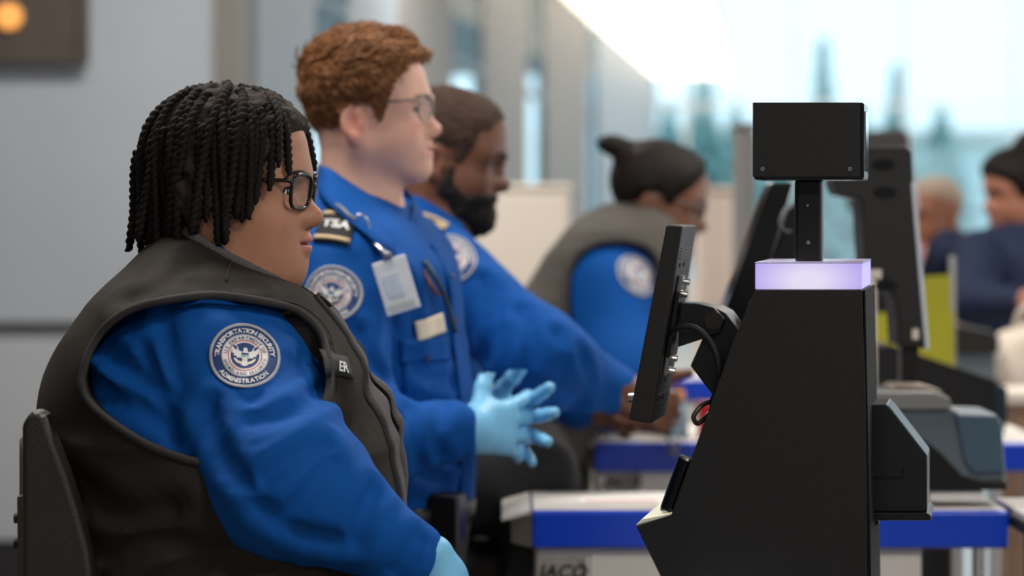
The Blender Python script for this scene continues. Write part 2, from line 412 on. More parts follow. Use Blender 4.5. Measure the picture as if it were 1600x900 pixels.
for i in range(len(piers)-1):
    a, c = piers[i][1], piers[i+1][0]
    if c-a < .2: continue
    w = quadwall(MB(), a, c, 1.35, CEIL, .02).build('window_%d' % k, gl); tag(w, kind='structure'); lab(w, 'narrow tall window strip in the left wall'); k += 1
    q = MB(); quadwall(q, a, c, 2.3, 2.34, .06); q.build('window_bar', M_pillar, None, w)
# glazed end wall
eg = Root('wall_end', (5.5, 34, 0), None, None, kind='structure'); lab(eg.o, 'glazed end wall with slim mullions and a low sill')
MB().box((6.2, 34.1, .2), (12, .2, .4)).build('sill', M_white, eg)
for i in range(10): MB().box((.9+i*1.55, 34.1, 4.4), (.05, .12, 8.0)).build('mullion', M_white, eg)
[MB().box((7.9, 34.1, z), (14, .08, .06)).build('transom', M_white, eg) for z in (2.9, 5.6)]
for i in range(9):
    w = MB().box((.9+(i+.5)*1.55, 34.1, 4.4), (1.5, .02, 8.0)).build('window_%d' % k, gl); tag(w, kind='structure'); lab(w, 'tall clear pane in the glazed end wall'); k += 1
# rear wall of the hall behind the camera side, only its light matters
wr = struct(MB().box((0, -4.4, CEIL/2), (18, .2, CEIL)), 'wall_rear', M_wall); lab(wr, 'plain grey rear wall of the hall')
wx = struct(MB().box((-7.2, 2.4, CEIL/2), (.2, 13.6, CEIL)), 'wall_side', M_wall); lab(wx, 'plain grey side wall of the hall')
# added ceiling lamps, out of view: housing + diffuser where each area light sits
for i, (x, y, sx, sy, p) in enumerate(ADDED_LAMPS):
    r = Root('added_ceiling_light', (x, y, CEIL-.04), 'rectangular white panel light added in the ceiling out of view', 'ceiling light', 'panel lights added in the ceiling')
    f = MB()
    for s in (-1, 1): f.box((x+s*(sx/2+.02), y, CEIL-.02), (.04, sy+.08, .04)); f.box((x, y+s*(sy/2+.02), CEIL-.02), (sx, .04, .04))
    f.build('frame', M_white, r); MB().box((x, y, CEIL-.015), (sx, sy, .02)).build('diffuser', M_lamp, r)
tr = Root('light_trough', (1.8, 24, CEIL-.03), 'long glowing cream light trough running along the ceiling to the windows', 'ceiling light')
TP = [(-.15, 15.6), (1.1, 15.6), (3.05, 33.6), (1.85, 33.6)]
tb = MB(); V = [(x, y, CEIL-.03) for x, y in TP]+[(x, y, CEIL-.005) for x, y in TP]; tb.add(V, [(3, 2, 1, 0), (4, 5, 6, 7), (0, 1, 5, 4), (1, 2, 6, 5), (2, 3, 7, 6), (3, 0, 4, 7)]); tb.build('diffuser', M_lamp, tr)
tb = MB()
for s, (p, q) in enumerate(((TP[0], TP[3]),)):
    o_ = -.06 if s == 0 else .06; V = [(p[0], p[1], CEIL-.06), (q[0], q[1], CEIL-.06), (q[0]+o_, q[1], CEIL-.06), (p[0]+o_, p[1], CEIL-.06)]; V += [(x, y, CEIL) for x, y, z in V]
    tb.add(V, [(3, 2, 1, 0), (4, 5, 6, 7), (0, 1, 5, 4), (1, 2, 6, 5), (2, 3, 7, 6), (3, 0, 4, 7)])
tb.build('frame', M_ceil, tr)
# outdoors
og = struct(MB().box((10, 80, -.1), (120, 90, .1)), 'ground_outside', mat('pale_paving', (170, 176, 172), .8, var=.06, vscale=.6)); lab(og, 'pale paving outside the glazed wall')
def conifer(x, y, h, r, label, seed):
    rnd = np.random.default_rng(seed); t = Root('conifer_tree', (x, y, -.05), label, 'tree', 'trees outside the glazed wall')
    MB().cyl((x, y, -.05), (x, y, h*.9), .12, 10, .03).build('trunk', mat('bark', (96, 88, 78), .9, var=.2), t)
    b = MB()
    for i in range(240):
        u = rnd.random()**.8; z = h*(.1+.9*u); rr = r*(1-u)**.8*(.6+.5*rnd.random())+.08; a = rnd.random()*6.283; p0 = V3(x, y, z+.1); e = V3(x+rr*math.cos(a), y+rr*math.sin(a), z-.25*rr)
        s = V3(-math.sin(a), math.cos(a), 0)*(.16*rr+.12); b.add([p0, (p0+e)/2+s+V3(0, 0, .05), e, (p0+e)/2-s+V3(0, 0, .05), (p0+e)/2+V3(0, 0, .22)], [(0, 1, 4), (1, 2, 4), (2, 3, 4), (3, 0, 4), (0, 3, 2, 1)])
    b.build('crown', mat('hazy_needles', (120, 160, 158), .8, var=.25, vscale=4), t)  # pale teal crown: distance haze put into the colour
for i, (px, top, d, r) in enumerate([(1098, 70, 50, .75), (1045, 175, 46, .8), (1285, 75, 48, .75), (1215, 190, 55, 1.0), (1400, 110, 60, .9), (1470, 175, 56, 1.3), (1150, 170, 58, 1.1), (1345, 175, 62, 1.2), (960, 200, 44, .6)]):
    p = W(px, top, d); conifer(p[0], d, p[2], r, ('slim' if r < .8 else 'broad')+' conifer, haze coloured into its pale blue-green crown, standing outside the glazed wall', i)
hb = Root('glass_building', (12, 72, 0), 'long low pale teal glass building beyond the trees outside', 'building')
MB().box((17, 72, 1.75), (26, 4, 3.5)).build('wall', mat('teal_glass', (196, 222, 222), .5), hb)
MB().box((17, 71.8, 3.6), (26.6, 4.8, .25)).build('roof', M_white, hb)
for i in range(16): MB().box((5+i*1.55, 69.97, 1.75), (1.15, .06, 2.5)).build('window', mat('teal_pane', (176, 214, 218), .3), hb)

# ------------------------------------------------------------------ kiosk in the foreground
KY = math.radians(-11.4); kc, ks = math.cos(KY), math.sin(-KY); KD = 3.0
kx0 = (1250-800)/FPX*KD; KZ = .9065
KR = Root('identity_kiosk', (kx0, KD, KZ), 'black self-service identity kiosk with lavender light bar, boxy camera head and tilted tablet', 'kiosk', rz=KY)
def K(px, py, ly=0.0):
    u = (px-800)/FPX; lx = (u*(KD+ly*kc)-kx0-ly*ks)/(kc+u*ks); y = KD-lx*ks+ly*kc; return (lx, H-(py-HZ)/FPX*y-KZ)
def KP(pts, ly=0.0): return [K(x, y, ly) for x, y in pts]
def kprism(name, pts, y0, y1, m, parent=None, bevel=.0015, ref=None): return MB().prism(KP(pts, y0 if ref is None else ref), y0, y1).build(name, m, KR, parent, bevel=bevel, local=True)
BODY = [(1181, 453), (1347, 453), (1352, 600), (1356, 941), (1052, 941), (994, 822), (1049, 804), (1146, 532)]
kprism('body', BODY, .004, .216, M_black)
side = kprism('side_panel', BODY, -.003, .003, M_black, bevel=.001)
kprism('side_panel', BODY, .217, .223, M_black, bevel=.001)
kprism('back_panel', [(1349, 453), (1352, 453), (1362, 941), (1357, 941)], -.002, .224, mat('matte_black', (10, 10, 11), .75, spec=.2), bevel=.0005)
# light bar: glowing diffuser with black cap plate
mlb = mat('lavender_light', (186, 168, 255), .4)
nt = mlb.node_tree; bs = nt.nodes['Principled BSDF']; tc = nt.nodes.new('ShaderNodeTexCoord'); mp = nt.nodes.new('ShaderNodeMapping'); gr = nt.nodes.new('ShaderNodeTexGradient'); gr.gradient_type = 'SPHERICAL'
cr = nt.nodes.new('ShaderNodeValToRGB'); cx, cz = K(1262, 438); mp.inputs['Scale'].default_value = (11, 0, 20); mp.inputs['Location'].default_value = (-cx*11, 0, -cz*20)
cr.color_ramp.elements[0].color = lin((158, 130, 245))+(1,); cr.color_ramp.elements[1].color = lin((240, 232, 255))+(1,); cr.color_ramp.elements[1].position = .8
nt.links.new(tc.outputs['Object'], mp.inputs[0]); nt.links.new(mp.outputs[0], gr.inputs[0]); nt.links.new(gr.outputs[0], cr.inputs[0]); nt.links.new(cr.outputs[0], bs.inputs['Emission Color']); bs.inputs['Emission Strength'].default_value = .85; bs.inputs['Base Color'].default_value = (.2, .18, .3, 1)
lb = kprism('light_bar', [(1180, 412), (1347, 412), (1347, 452), (1180, 452)], -.002, .2, mlb, bevel=.001)
kprism('cap_plate', [(1179.5, 409.5), (1347.5, 409.5), (1347.5, 411.8), (1179.5, 411.8)], -.003, .201, mat('clear_edge', (205, 196, 235), .2), lb, bevel=.0004)
# post and camera head
post = kprism('post', [(1241, 278), (1285, 278), (1285, 411), (1241, 411)], .05, .085, M_black2, bevel=.006)
for (x, y, r) in ((1262, 321, .0016), (1263, 379, .0026)):
    a = K(x, y, .05); MB().cyl((a[0], .051, a[1]), (a[0], .0485, a[1]), r, 12).build('screw', M_steel, KR, post, local=True)
hd = kprism('camera_housing', [(1176, 160), (1343, 160), (1343, 276), (1176, 276)], 0, .004, M_black, bevel=.001)
hd2 = kprism('housing_shell', [(1176.5, 160), (1348, 160), (1350, 163), (1350, 276), (1348, 281), (1180, 281), (1176.5, 276)], .0045, .095, M_gloss, hd, bevel=.001, ref=0)
for x in (1191.5, 1328):
    a = K(x, 264); MB().cyl((a[0], 0, a[1]), (a[0], -.0016, a[1]), .0032, 14, .0026).build('screw', M_steel, KR, hd, local=True)
    MB().box((a[0], -.0017, a[1]), (.0036, .0004, .0008)).build('screw_slot', M_black2, KR, hd, local=True)
mir = K(1350, 220); MB().box((mir[0]+.0008, .05, mir[1]), (.0012, .07, .075)).build('lens_window', mat('dark_lens', (150, 160, 170), .06, metal=.9), KR, hd, local=True)
# tilted tablet seen edge on
TAB = [(1041, 351), (1067, 353), (1017, 663), (982, 656)]
tb = kprism('tablet', TAB, .02, .165, M_plast, bevel=.0025)
def on_tab(u, v, ly):            # u across thickness 0..1, v down 0..1 on the near edge
    a = np.array(TAB, float); p = (a[0]*(1-u)+a[1]*u)*(1-v)+(a[3]*(1-u)+a[2]*u)*v; return K(p[0], p[1], .02)
p0, p1 = on_tab(0, .03, 0), on_tab(0, .97, 0); q = MB(); q.add([(p0[0]-.001, .03, p0[1]), (p0[0]-.001, .155, p0[1]), (p1[0]-.001, .155, p1[1]), (p1[0]-.001, .03, p1[1])], [(0, 1, 2, 3)]); q.build('screen', M_gloss, KR, tb, local=True)
def backp(v, ly, dx=0): a = on_tab(1, v, 0); return V3(a[0]+dx, ly, a[1])
tn = backp(.1, .1)-backp(.9, .1); tn /= np.linalg.norm(tn); bn = np.cross(V3(0, 1, 0), tn); bn = bn if bn[0] > 0 else -bn
RB = np.c_[bn, V3(0, 1, 0), tn]
for i in range(4):
    for v in (.115+i*.016, .86+i*.016): MB().box(backp(v, .0925)+bn*.0004, (.0014, .11, .0014), RB).build('vent_slot', M_black2, KR, tb, local=True)
for v, ys in ((.2, (.05, .09)), (.88, (.05, .09)), (.79, (.05, .09))):
    for y in ys: c = backp(v, y); MB().cyl(c, c+bn*.0015, .0028, 12).build('screw', M_black2, KR, tb, local=True)
mb_ = MB().box(backp(.5, .08)+bn*.004, (.006, .075, .085), RB).build('mount_plate', M_black2, KR, tb, local=True, bevel=.001)
for v in (.31, .70):
    c = backp(v, .06)+bn*.004; MB().box(c, (.006, .02, .03), RB).build('clip', M_steel, KR, tb, local=True, bevel=.0006)
    for dz in (-.008, .008): e = c+tn*dz; MB().cyl(e, e+bn*.011, .0042, 12).build('bolt', M_steel, KR, tb, local=True)
a = on_tab(0, .895, 0); MB().cyl((a[0]+.002, .04, a[1]), (a[0]-.0075, .04, a[1]), .0075, 18, .0065).build('knob', M_steel, KR, tb, local=True)
hg = kprism('hinge_arm', [(1060, 474), (1086, 475), (1112, 481), (1130, 500), (1122, 520), (1092, 532), (1056, 544)], .05, .105, M_black2, bevel=.0015, ref=.03)
kprism('hinge_block', [(1112, 481), (1130, 491), (1153, 522), (1148, 545), (1113, 625), (1074, 574), (1093, 531)], .06, .15, M_black2, bevel=.0015, ref=.03)
a = K(1112, 502, .03); MB().cyl((a[0], .048, a[1]), (a[0], .052, a[1]), .012, 24).build('hinge_pin', M_plast, KR, hg, local=True, bevel=.0006)
def kpath(pts, ly, n): return smooth_path([(*K(x, y, .02)[:1], l, K(x, y, .02)[1]) for (x, y), l in zip(pts, ly)], n)
c = kpath([(1046, 521), (1062, 512), (1085, 512), (1108, 532), (1122, 565), (1123, 600), (1112, 635), (1128, 655)], [.035, .025, .02, .02, .02, .02, .03, .06], 60)
V, F = tube(c, .0042, 10); mesh('cable', V, F, M_rubber, KR, smooth=True, local=True)
c = kpath([(1112, 628), (1096, 634), (1084, 650), (1088, 662), (1098, 656), (1112, 640)], [.05, .03, .02, .025, .03, .06], 50)
V, F = tube(c, .0032, 10); mesh('cable', V, F, mat('cable_grey', (60, 60, 50), .3), KR, smooth=True, local=True)
# ledge and swipe reader
kprism('ledge_top', [(993, 821), (1003, 811), (1050, 802), (1050, 805)], .0, .2, mat('ledge_lit_cream', (240, 240, 214), .4), bevel=.0008)  # pale colour stands for light on the ledge's top face
a, b_ = K(1074, 718, .03), K(1046, 798, .03)
rd = MB().cyl((a[0], .03, a[1]), (b_[0], .03, b_[1]), .0125, 24).build('card_reader', M_gloss, KR, local=True, bevel=.002)
t_ = V3(a[0]-b_[0], 0, a[1]-b_[1]); t_ /= np.linalg.norm(t_)
MB().cyl(V3(a[0], .03, a[1]), V3(a[0], .03, a[1])+t_*.003, .0122, 24, .011).build('reader_cap', M_steel, KR, rd, local=True)
MB().cyl(V3(b_[0], .03, b_[1]), V3(b_[0], .03, b_[1])-t_*.003, .0122, 24, .011).build('reader_cap', M_steel, KR, rd, local=True)
# document scanner housing fixed to the kiosk's back
dsc = kprism('scanner_housing', [(1358, 632), (1386, 632), (1392, 638), (1449, 712), (1449, 800), (1358, 800)], .1, .2, mat('scanner_black', (17, 21, 25), .32), bevel=.002, ref=.1)
kprism('scanner_foot', [(1357, 800), (1449, 800), (1455, 804), (1455, 812), (1357, 812)], .09, .21, M_black2, dsc, bevel=.001, ref=.1)
kprism('scanner_slot', [(1360, 744), (1408, 744), (1411, 730), (1414, 730), (1412, 747), (1360, 747)], .0985, .1005, M_gloss, dsc, bevel=0, ref=.1)
kprism('bracket', [(1357, 812), (1372, 812), (1372, 822), (1364, 828), (1357, 828)], .12, .16, M_black2, bevel=.001, ref=.1)

# ------------------------------------------------------------------ counters with blue edges
def counter(d0, dep, pxL, pxR, label, pedR, flap=True, ref=None, plate=None):
    zt = .906; xl = (pxL-800)/FPX*d0; xr = (pxR-800)/FPX*d0
    r = Root('blue_edged_counter', ((xl+xr)/2, d0+dep/2, 0), label, 'counter', 'blue edged counters beside the officers')
    MB().prism([(xl, zt-.02), (xr, zt-.02), (xr, zt), (xl, zt)], d0+.006, d0+dep).build('worktop', M_white, r, bevel=.002)
    MB().box(((xl+xr)/2, d0+dep/2-.006, zt-.032), (xr-xl+.004, dep+.012, .062)).build('edge_band', M_blue, r, bevel=.006, seg=3)
    p0 = xl+.005; p1 = (pedR-800)/FPX*d0
    bd = MB().box(((p0+p1)/2, d0+dep/2+.004, (zt-.064)/2+.01), (p1-p0, dep-.02, zt-.084)).build('cabinet', M_white, r, bevel=.003)
    xm = p0+.088
    MB().box(((p0+xm)/2, d0+.012, .48), (xm-p0-.004, .006, .71)).build('front_panel', M_white, r, bd, bevel=.001)
    MB().box(((xm+p1)/2, d0+.012, .48), (p1-xm-.004, .006, .71)).build('front_panel', M_white, r, bd, bevel=.001)
    if xr-p1 > .1:
        for y in (d0+.03, d0+dep-.03): MB().cyl((xr-.04, y, .0), (xr-.04, y, zt-.05), .012, 12).build('leg', M_steel, r)
    if flap:
        MB().prism([(xl-.004, zt), (xl-.052, zt-.014), (xl-.053, zt-.019), (xl-.004, zt-.007)], d0+.0, d0+dep).build('flap', M_white, r, bevel=.001)
        q = MB(); t = V3(0, .012, 0); A = [(xl-.002, d0+.004, zt-.01), (xl-.036, d0+.06, zt-.014), (xl-.036, d0+.06, zt-.062), (xl-.002, d0+.004, zt-.063)]
        q.add([*A, *[np.array(p)+t for p in A]], [(3, 2, 1, 0), (4, 5, 6, 7), (0, 1, 5, 4), (1, 2, 6, 5), (2, 3, 7, 6), (3, 0, 4, 7)]); q.build('end_panel', mat('flap_tan', (196, 184, 170), .6), r)
    if plate:
        x0, x1, z0, z1 = plate; mp_ = MB().box(((x0+x1)/2, d0+.0075, (z0+z1)/2), (x1-x0, .002, z1-z0)).build('maker_plate', mat('plate_grey', (166, 162, 156), .5, var=.12, vscale=60), r)
        V, F = glyphs('JACO', .031, .035); V = V.copy(); V[:, 0] = V[:, 0]*1.05+V[:, 1]*.25
        xc = (x0+x1)/2-.002; V[:, 0] += xc-(V[:, 0].max()+V[:, 0].min())/2; zb = z1-.037
        mesh('lettering', np.c_[V[:, 0], np.full(len(V), d0+.006), V[:, 1]+zb], F, mat('ink_black', (26, 25, 25), .6), r, mp_)
        for s in (1, 0):
            an = np.linspace(-.95, .95, 14); cxr = xc+.017+s*.006; P = []
            for rr in (.0235, .021): P += [(cxr+rr*.75*math.cos(t), d0+.006, zb+.011+rr*math.sin(t)) for t in an]
            n = len(an); mesh('emblem_arc', P, [[i, i+1, n+i+1, n+i] for i in range(n-1)], MATS['ink_black'], r, mp_)
        for i in range(9): MB().box((xc-.020+i*.005, d0+.0062, zb-.010), (.0034, .0004, .0040)).build('fine_print', MATS['ink_black'], r, mp_)
    return r
counter(2.955, .30, 1050, 1560, 'blue edged counter carrying the black identity kiosk', 1500, flap=False)
counter(4.0, .26, 833, 1573, 'white cabinet counter with blue edge and a printed maker plate, behind the kiosk', 1442, plate=(.0455, .1235, .77, .829))
counter(5.18, .42, 930, 1640, 'white counter with blue edge carrying the bottle with an orange cap', 1240, plate=(.2, .275, .80, .846))
counter(7.15, .3, 1035, 1340, 'distant blue edged counter beside the officer in a grey vest', 1200, flap=False)
ps = W(985, 786, 4.06)
o = MB().box((.195, 4.11, .9073), (.16, .1, .0012)).build('paper_sheet', mat('paper', (240, 236, 230), .7)); tag(o, 'flat white sheet with a red printed line lying on the blue edged counter', 'paper')
MB().box((.185, 4.10, .9082), (.12, .012, .0004)).build('printed_line', mat('red_ink', (196, 70, 66), .7), None, o)

# ------------------------------------------------------------------ devices behind the kiosk
def wprism(name, pts, d0, d1, m, root, parent=None, bevel=.002, ref=None):
    dr = d0 if ref is None else ref; P = [W(x, y, dr) for x, y in pts]
    return MB().prism([(p[0], p[2]) for p in P], d0, d1).build(name, m, root, parent, bevel=bevel)
sc = Root('document_scanner', (W(1460, 770, 4.1)[0], 4.1, .906), 'blue-grey desktop document scanner with black base on a blue edged counter', 'scanner')
M_bg = mat('blue_grey_plastic', (92, 104, 114), .38, var=.04)
bd = wprism('body', [(1357, 634), (1485, 637), (1500, 644), (1556, 646), (1566, 660), (1572, 745), (1566, 762), (1357, 762)], 4.03, 4.17, M_bg, sc, bevel=.006, ref=4.03)
wprism('lid', [(1357, 612), (1460, 612), (1482, 620), (1486, 632), (1484, 640), (1357, 640)], 4.02, 4.17, mat('lid_grey', (120, 122, 122), .5), sc, bevel=.004, ref=4.03)
wprism('base', [(1357, 690), (1415, 676), (1440, 684), (1468, 706), (1502, 742), (1530, 750), (1573, 750), (1573, 765), (1357, 765)], 4.02, 4.175, M_black2, sc, bevel=.003, ref=4.03)
wprism('front_cover', [(1492, 646), (1556, 648), (1564, 662), (1570, 738), (1520, 740), (1506, 720)], 4.022, 4.17, mat('slate_gloss', (70, 92, 108), .22), sc, bevel=.004, ref=4.03)
wprism('tray', [(1452, 768), (1538, 768), (1538, 784), (1452, 784)], 4.03, 4.17, M_white, sc, bevel=.002, ref=4.03)
wprism('foot', [(1362, 764), (1452, 764), (1452, 785), (1362, 785)], 4.05, 4.17, M_black2, sc, bevel=.002, ref=4.03)
cp = wprism('cover_disc', [(1392, 606), (1404, 602), (1450, 604), (1472, 610), (1474, 614), (1392, 614)], 4.06, 4.16, mat('tan_disc', (120, 106, 92), .5), sc, bevel=.003, ref=4.06)
s2 = Root('document_scanner', (W(1480, 690, 5.25)[0], 5.25, .906), 'black wedge-shaped document scanner behind the blue-grey one', 'scanner')
wprism('body', [(1366, 534), (1382, 538), (1450, 562), (1556, 596), (1570, 604), (1572, 660), (1566, 684), (1366, 684)], 5.19, 5.30, mat('wedge_black', (20, 20, 22), .4), s2, bevel=.006, ref=5.2)
wprism('front_cover', [(1548, 597), (1572, 606), (1573, 655), (1550, 655)], 5.185, 5.30, mat('slate_dark', (34, 46, 58), .25), s2, bevel=.003, ref=5.2)
wprism('top_trim', [(1384, 536), (1556, 594), (1556, 597), (1384, 540)], 5.185, 5.303, M_plast, s2, bevel=.001, ref=5.2)
s3 = Root('document_scanner', (W(1520, 590, 6.2)[0], 6.2, .906), 'far black and blue-grey scanner beside the seated traveller', 'scanner')
wprism('body', [(1440, 546), (1553, 548), (1557, 560), (1557, 596), (1545, 632), (1440, 632)], 6.2, 6.5, M_bg, s3, bevel=.008, ref=6.2)
wprism('lid', [(1440, 500), (1490, 505), (1552, 518), (1560, 528), (1558, 552), (1440, 552)], 6.18, 6.5, mat('wedge_black', (20, 20, 22)), s3, bevel=.006, ref=6.2)
ct = Root('grey_counter', (W(1560, 632, 6.2)[0], 6.4, 0), 'pale grey counter carrying the far scanner', 'counter')
MB().box((W(1560, 632, 6.2)[0], 6.4, .888), (.55, .6, .03)).build('worktop', mat('pale_grey', (190, 186, 182), .4), ct, bevel=.004)
for sx in (-.25, .25):
    for sy in (-.27, .27): MB().cyl((W(1560, 632, 6.2)[0]+sx, 6.4+sy, 0), (W(1560, 632, 6.2)[0]+sx, 6.4+sy, .88), .02, 12).build('leg', M_steel, ct)
# monitor seen from behind and the side
def side_monitor(name, d, dx, dy, label, foot):
    q = lambda pts: [(x+dx, y+dy) for x, y in pts]; c = W(1390+dx, 400+dy, d)
    r = Root('monitor', (c[0], d, foot), label, 'monitor')
    bd = wprism('housing', q([(1338, 229), (1416, 228), (1426, 236), (1428, 290), (1446, 545), (1404, 541), (1402, 500), (1398, 470), (1376, 428), (1352, 418), (1346, 312), (1310, 304), (1304, 288), (1304, 262), (1312, 240)]), d, d+.12, M_plast, r, bevel=.004, ref=d)
    wprism('screen_edge', q([(1424, 286), (1430, 286), (1452, 545), (1446, 547)]), d-.003, d+.122, mat('screen_edge_white', (206, 214, 228), .4), r, bevel=.001, ref=d)
    for (x, y) in ((1380, 257), (1382, 300), (1384, 446)):
        p = W(x+dx, y+dy, d); an = np.arange(20)*math.pi/10; MB().prism([(p[0]+.02*math.cos(t), p[2]+.0095*math.sin(t)) for t in an], d-.0025, d+.002).build('vent', M_gloss, r, bd)
    for (x, y, w, h) in ((1363, 428, 28, 14), (1430, 522, 10, 16)):
        p = W(x+dx, y+dy, d); MB().box((p[0], d-.003, p[2]), (w/FPX*d, .003, h/FPX*d)).build('sticker', M_cream, r, bd)
    p = W(1424+dx, 540+dy, d); MB().box((p[0], d+.035, (p[2]+foot)/2+.01), (.03, .04, p[2]-foot)).build('stand', M_black2, r); MB().box((p[0], d+.035, foot+.006), (.16, .055, .012)).build('base', M_black2, r, bevel=.003)
side_monitor('side_monitor', 4.19, 0, 0, 'black monitor seen edge-on with a pale screen edge, oval vents in its back', .907)
fm = Root('monitor', (W(1385, 250, 6.9)[0], 7.3, .906), 'top of a second dark monitor showing above the edge-on monitor', 'monitor')
wprism('housing', [(1330, 206), (1412, 200), (1422, 208), (1430, 330), (1330, 330)], 7.2, 7.3, mat('far_dark', (58, 54, 54), .5), fm, bevel=.01, ref=7.2)
wprism('screen_edge', [(1420, 208), (1424, 208), (1434, 330), (1430, 330)], 7.19, 7.31, MATS['screen_edge_white'], fm, bevel=.002, ref=7.2)
p = W(1380, 330, 7.2); MB().box((p[0], 7.28, (p[2]+.908)/2+.02), (.05, .05, p[2]-.9)).build('stand', M_black2, fm); MB().box((p[0], 7.3, .914), (.2, .2, .014)).build('base', M_black2, fm)
# second kiosk behind the first: slanted tablet arm and hidden body
k2 = Root('identity_kiosk', (W(1240, 700, 4.1)[0], 4.1, .906), 'second black kiosk with a slanted arm, mostly hidden behind the lavender-lit one', 'kiosk')
wprism('body', [(1170, 470), (1325, 470), (1330, 784), (1110, 784)], 4.04, 4.17, M_black, k2, bevel=.003, ref=4.05)
wprism('slanted_panel', [(1206, 285), (1240, 285), (1168, 520), (1120, 520)], 4.06, 4.17, M_gloss, k2, bevel=.004, ref=4.06)
wprism('rear_panel', [(1232, 330), (1262, 300), (1262, 480), (1180, 480)], 4.12, 4.2, M_black2, k2, bevel=.003, ref=4.12)
c = smooth_path([W(1232, 318, 4.06), W(1222, 335, 4.05), W(1218, 350, 4.05), W(1226, 360, 4.06), W(1236, 362, 4.1)], 24); V, F = tube(c, .002, 8); mesh('cable', V, F, mat('cable_light', (120, 130, 140), .3), k2, smooth=True)
# folders
def board(name, pts, d, th, m, label, cat, bevel=.001):
    P = [W(x, y, d) for x, y in pts]; o = MB().prism([(p[0], p[2]) for p in P], d, d+th).build(name, m, bevel=bevel); return tag(o, label, cat)
M_ol = mat('olive_card', (164, 160, 30), .6, var=.05)
fl = Root('folder', (W(1432, 560, 5.26)[0], 5.26, .906), 'wide olive-yellow folder standing behind the black wedge scanner', 'folder')
wprism('cover', [(1370, 490), (1494, 488), (1496, 684), (1370, 684)], 5.485, 5.488, M_ol, fl, bevel=0, ref=5.455)
wprism('cover', [(1372, 494), (1492, 492), (1494, 684), (1372, 684)], 5.496, 5.499, M_ol, fl, bevel=0, ref=5.455)
fl = Root('folder', (W(1470, 560, 5.5)[0], 5.5, .906), 'narrow taller olive-yellow folder standing behind the wide one', 'folder')
wprism('cover', [(1446, 433), (1489, 430), (1490, 690), (1446, 690)], 5.52, 5.523, M_ol, fl, bevel=0, ref=5.49)
wprism('cover', [(1449, 438), (1487, 436), (1488, 690), (1449, 690)], 5.532, 5.535, M_ol, fl, bevel=0, ref=5.49)
wprism('spine', [(1489, 400), (1496, 400), (1498, 690), (1490, 690)], 5.518, 5.536, mat('clear_grey', (170, 172, 170), .3), fl, bevel=0, ref=5.49)
pt = Root('cream_post', (W(1360, 700, 4.5)[0], 4.5, 0), 'slim cream square post rising behind the kiosk', 'post')
wprism('shaft', [(1350, 440), (1370, 440), (1372, 1500), (1350, 1500)], 4.5, 4.53, M_cream, pt, bevel=.002); pt.o.location.z = 0
MB().box((W(1360, 700, 4.5)[0], 4.515, .01), (.12, .12, .02)).build('base', M_steel, pt)
for z in (.95, 1.05, 1.15): MB().cyl((W(1369, 500, 4.5)[0], 4.501, z), (W(1369, 500, 4.5)[0], 4.498, z), .002, 8).build('screw', M_steel, pt)
# bottle, red box, cord on the second counter
bt = Root('bottle', (W(1060, 690, 5.3)[0], 5.3, .906), 'clear pale blue bottle with an orange cap on the blue edged counter', 'bottle')
p = W(1060, 690, 5.3); V, F = tube([(p[0], 5.3, z) for z in (.907, .909, .965, .975, .985, .99)], [.019, .021, .021, .017, .009, .009], 20); mesh('body', V, F, mat('pale_blue_plastic', (160, 196, 222), .2, alpha=.85), bt, smooth=True)
V, F = tube([(p[0], 5.3, z) for z in (.986, .988, 1.004, 1.006)], [.013, .014, .014, .012], 20); mesh('cap', V, F, mat('orange_cap', (236, 150, 40), .4), bt, smooth=True)
rb = Root('red_case', (W(1103, 690, 5.25)[0], 5.25, .906), 'small red case standing on the counter behind the tablet', 'case')
wprism('body', [(1092, 640), (1118, 640), (1118, 689), (1092, 689)], 5.25, 5.3, mat('red_plastic', (196, 24, 34), .4), rb, bevel=.004); wprism('lid', [(1091, 630), (1119, 630), (1119, 640), (1091, 640)], 5.248, 5.302, MATS['red_plastic'], rb, bevel=.002)
c = smooth_path([W(1040, 655, 5.2), W(1043, 672, 5.16), W(1046, 700, 5.155), W(1054, 712, 5.155), (W(1058, 690, 5.17)[0], 5.175, .91)], 30); V, F = tube(c, .004, 8); tag(mesh('loop_cord', V, F, mat('grey_cord', (92, 88, 86), .6), smooth=True), 'grey cord hanging over the blue edge beside the bottle', 'cord')
# far partitions and side furniture
def partition(pts, d, th, m, label, name='partition'):
    xa, xb, yt = pts; c0 = W(xa, yt, d); c1 = W(xb, yt, d); r = Root(name, ((c0[0]+c1[0])/2, d, 0), label, 'partition')
    MB().box(((c0[0]+c1[0])/2, d+th/2, c0[2]/2+.02), (c1[0]-c0[0], th, c0[2]-.06)).build('panel', m, r, bevel=.02, seg=3)
    MB().box(((c0[0]+c1[0])/2, d+th/2, c0[2]), (c1[0]-c0[0]+.01, th+.01, .02)).build('top_rail', m, r, bevel=.006)
    for x in (c0[0]+.03, c1[0]-.03): MB().box((x, d+th/2, .02), (.05, .3, .04)).build('foot', M_steel, r, bevel=.004)
partition((742, 892, 292), 8.0, .06, M_cream, 'low cream partition standing behind the bearded officer')
partition((1086, 1152, 296), 7.9, .06, mat('pinkish_cream', (232, 214, 202), .6), 'tall pinkish cream partition behind the slanted arm')
partition((1146, 1182, 196), 7.6, .05, mat('mid_grey_board', (128, 128, 128), .6), 'narrow upright mid-grey board behind the second kiosk')
wx0 = (1572-800)/FPX*5.75
wc = Root('wood_cabinet', (wx0+.2, 5.85, 0), 'brown wooden cabinet with a cream top at the hall side', 'cabinet')
MB().box((wx0+.2, 5.85, .47), (.4, .2, .94)).build('body', mat('brown_wood', (150, 120, 98), .5, var=.12, vscale=6, stretch=(1, 1, 6)), wc, bevel=.005)
MB().box((wx0+.2, 5.85, .955), (.42, .22, .03)).build('top', M_cream, wc, bevel=.005)
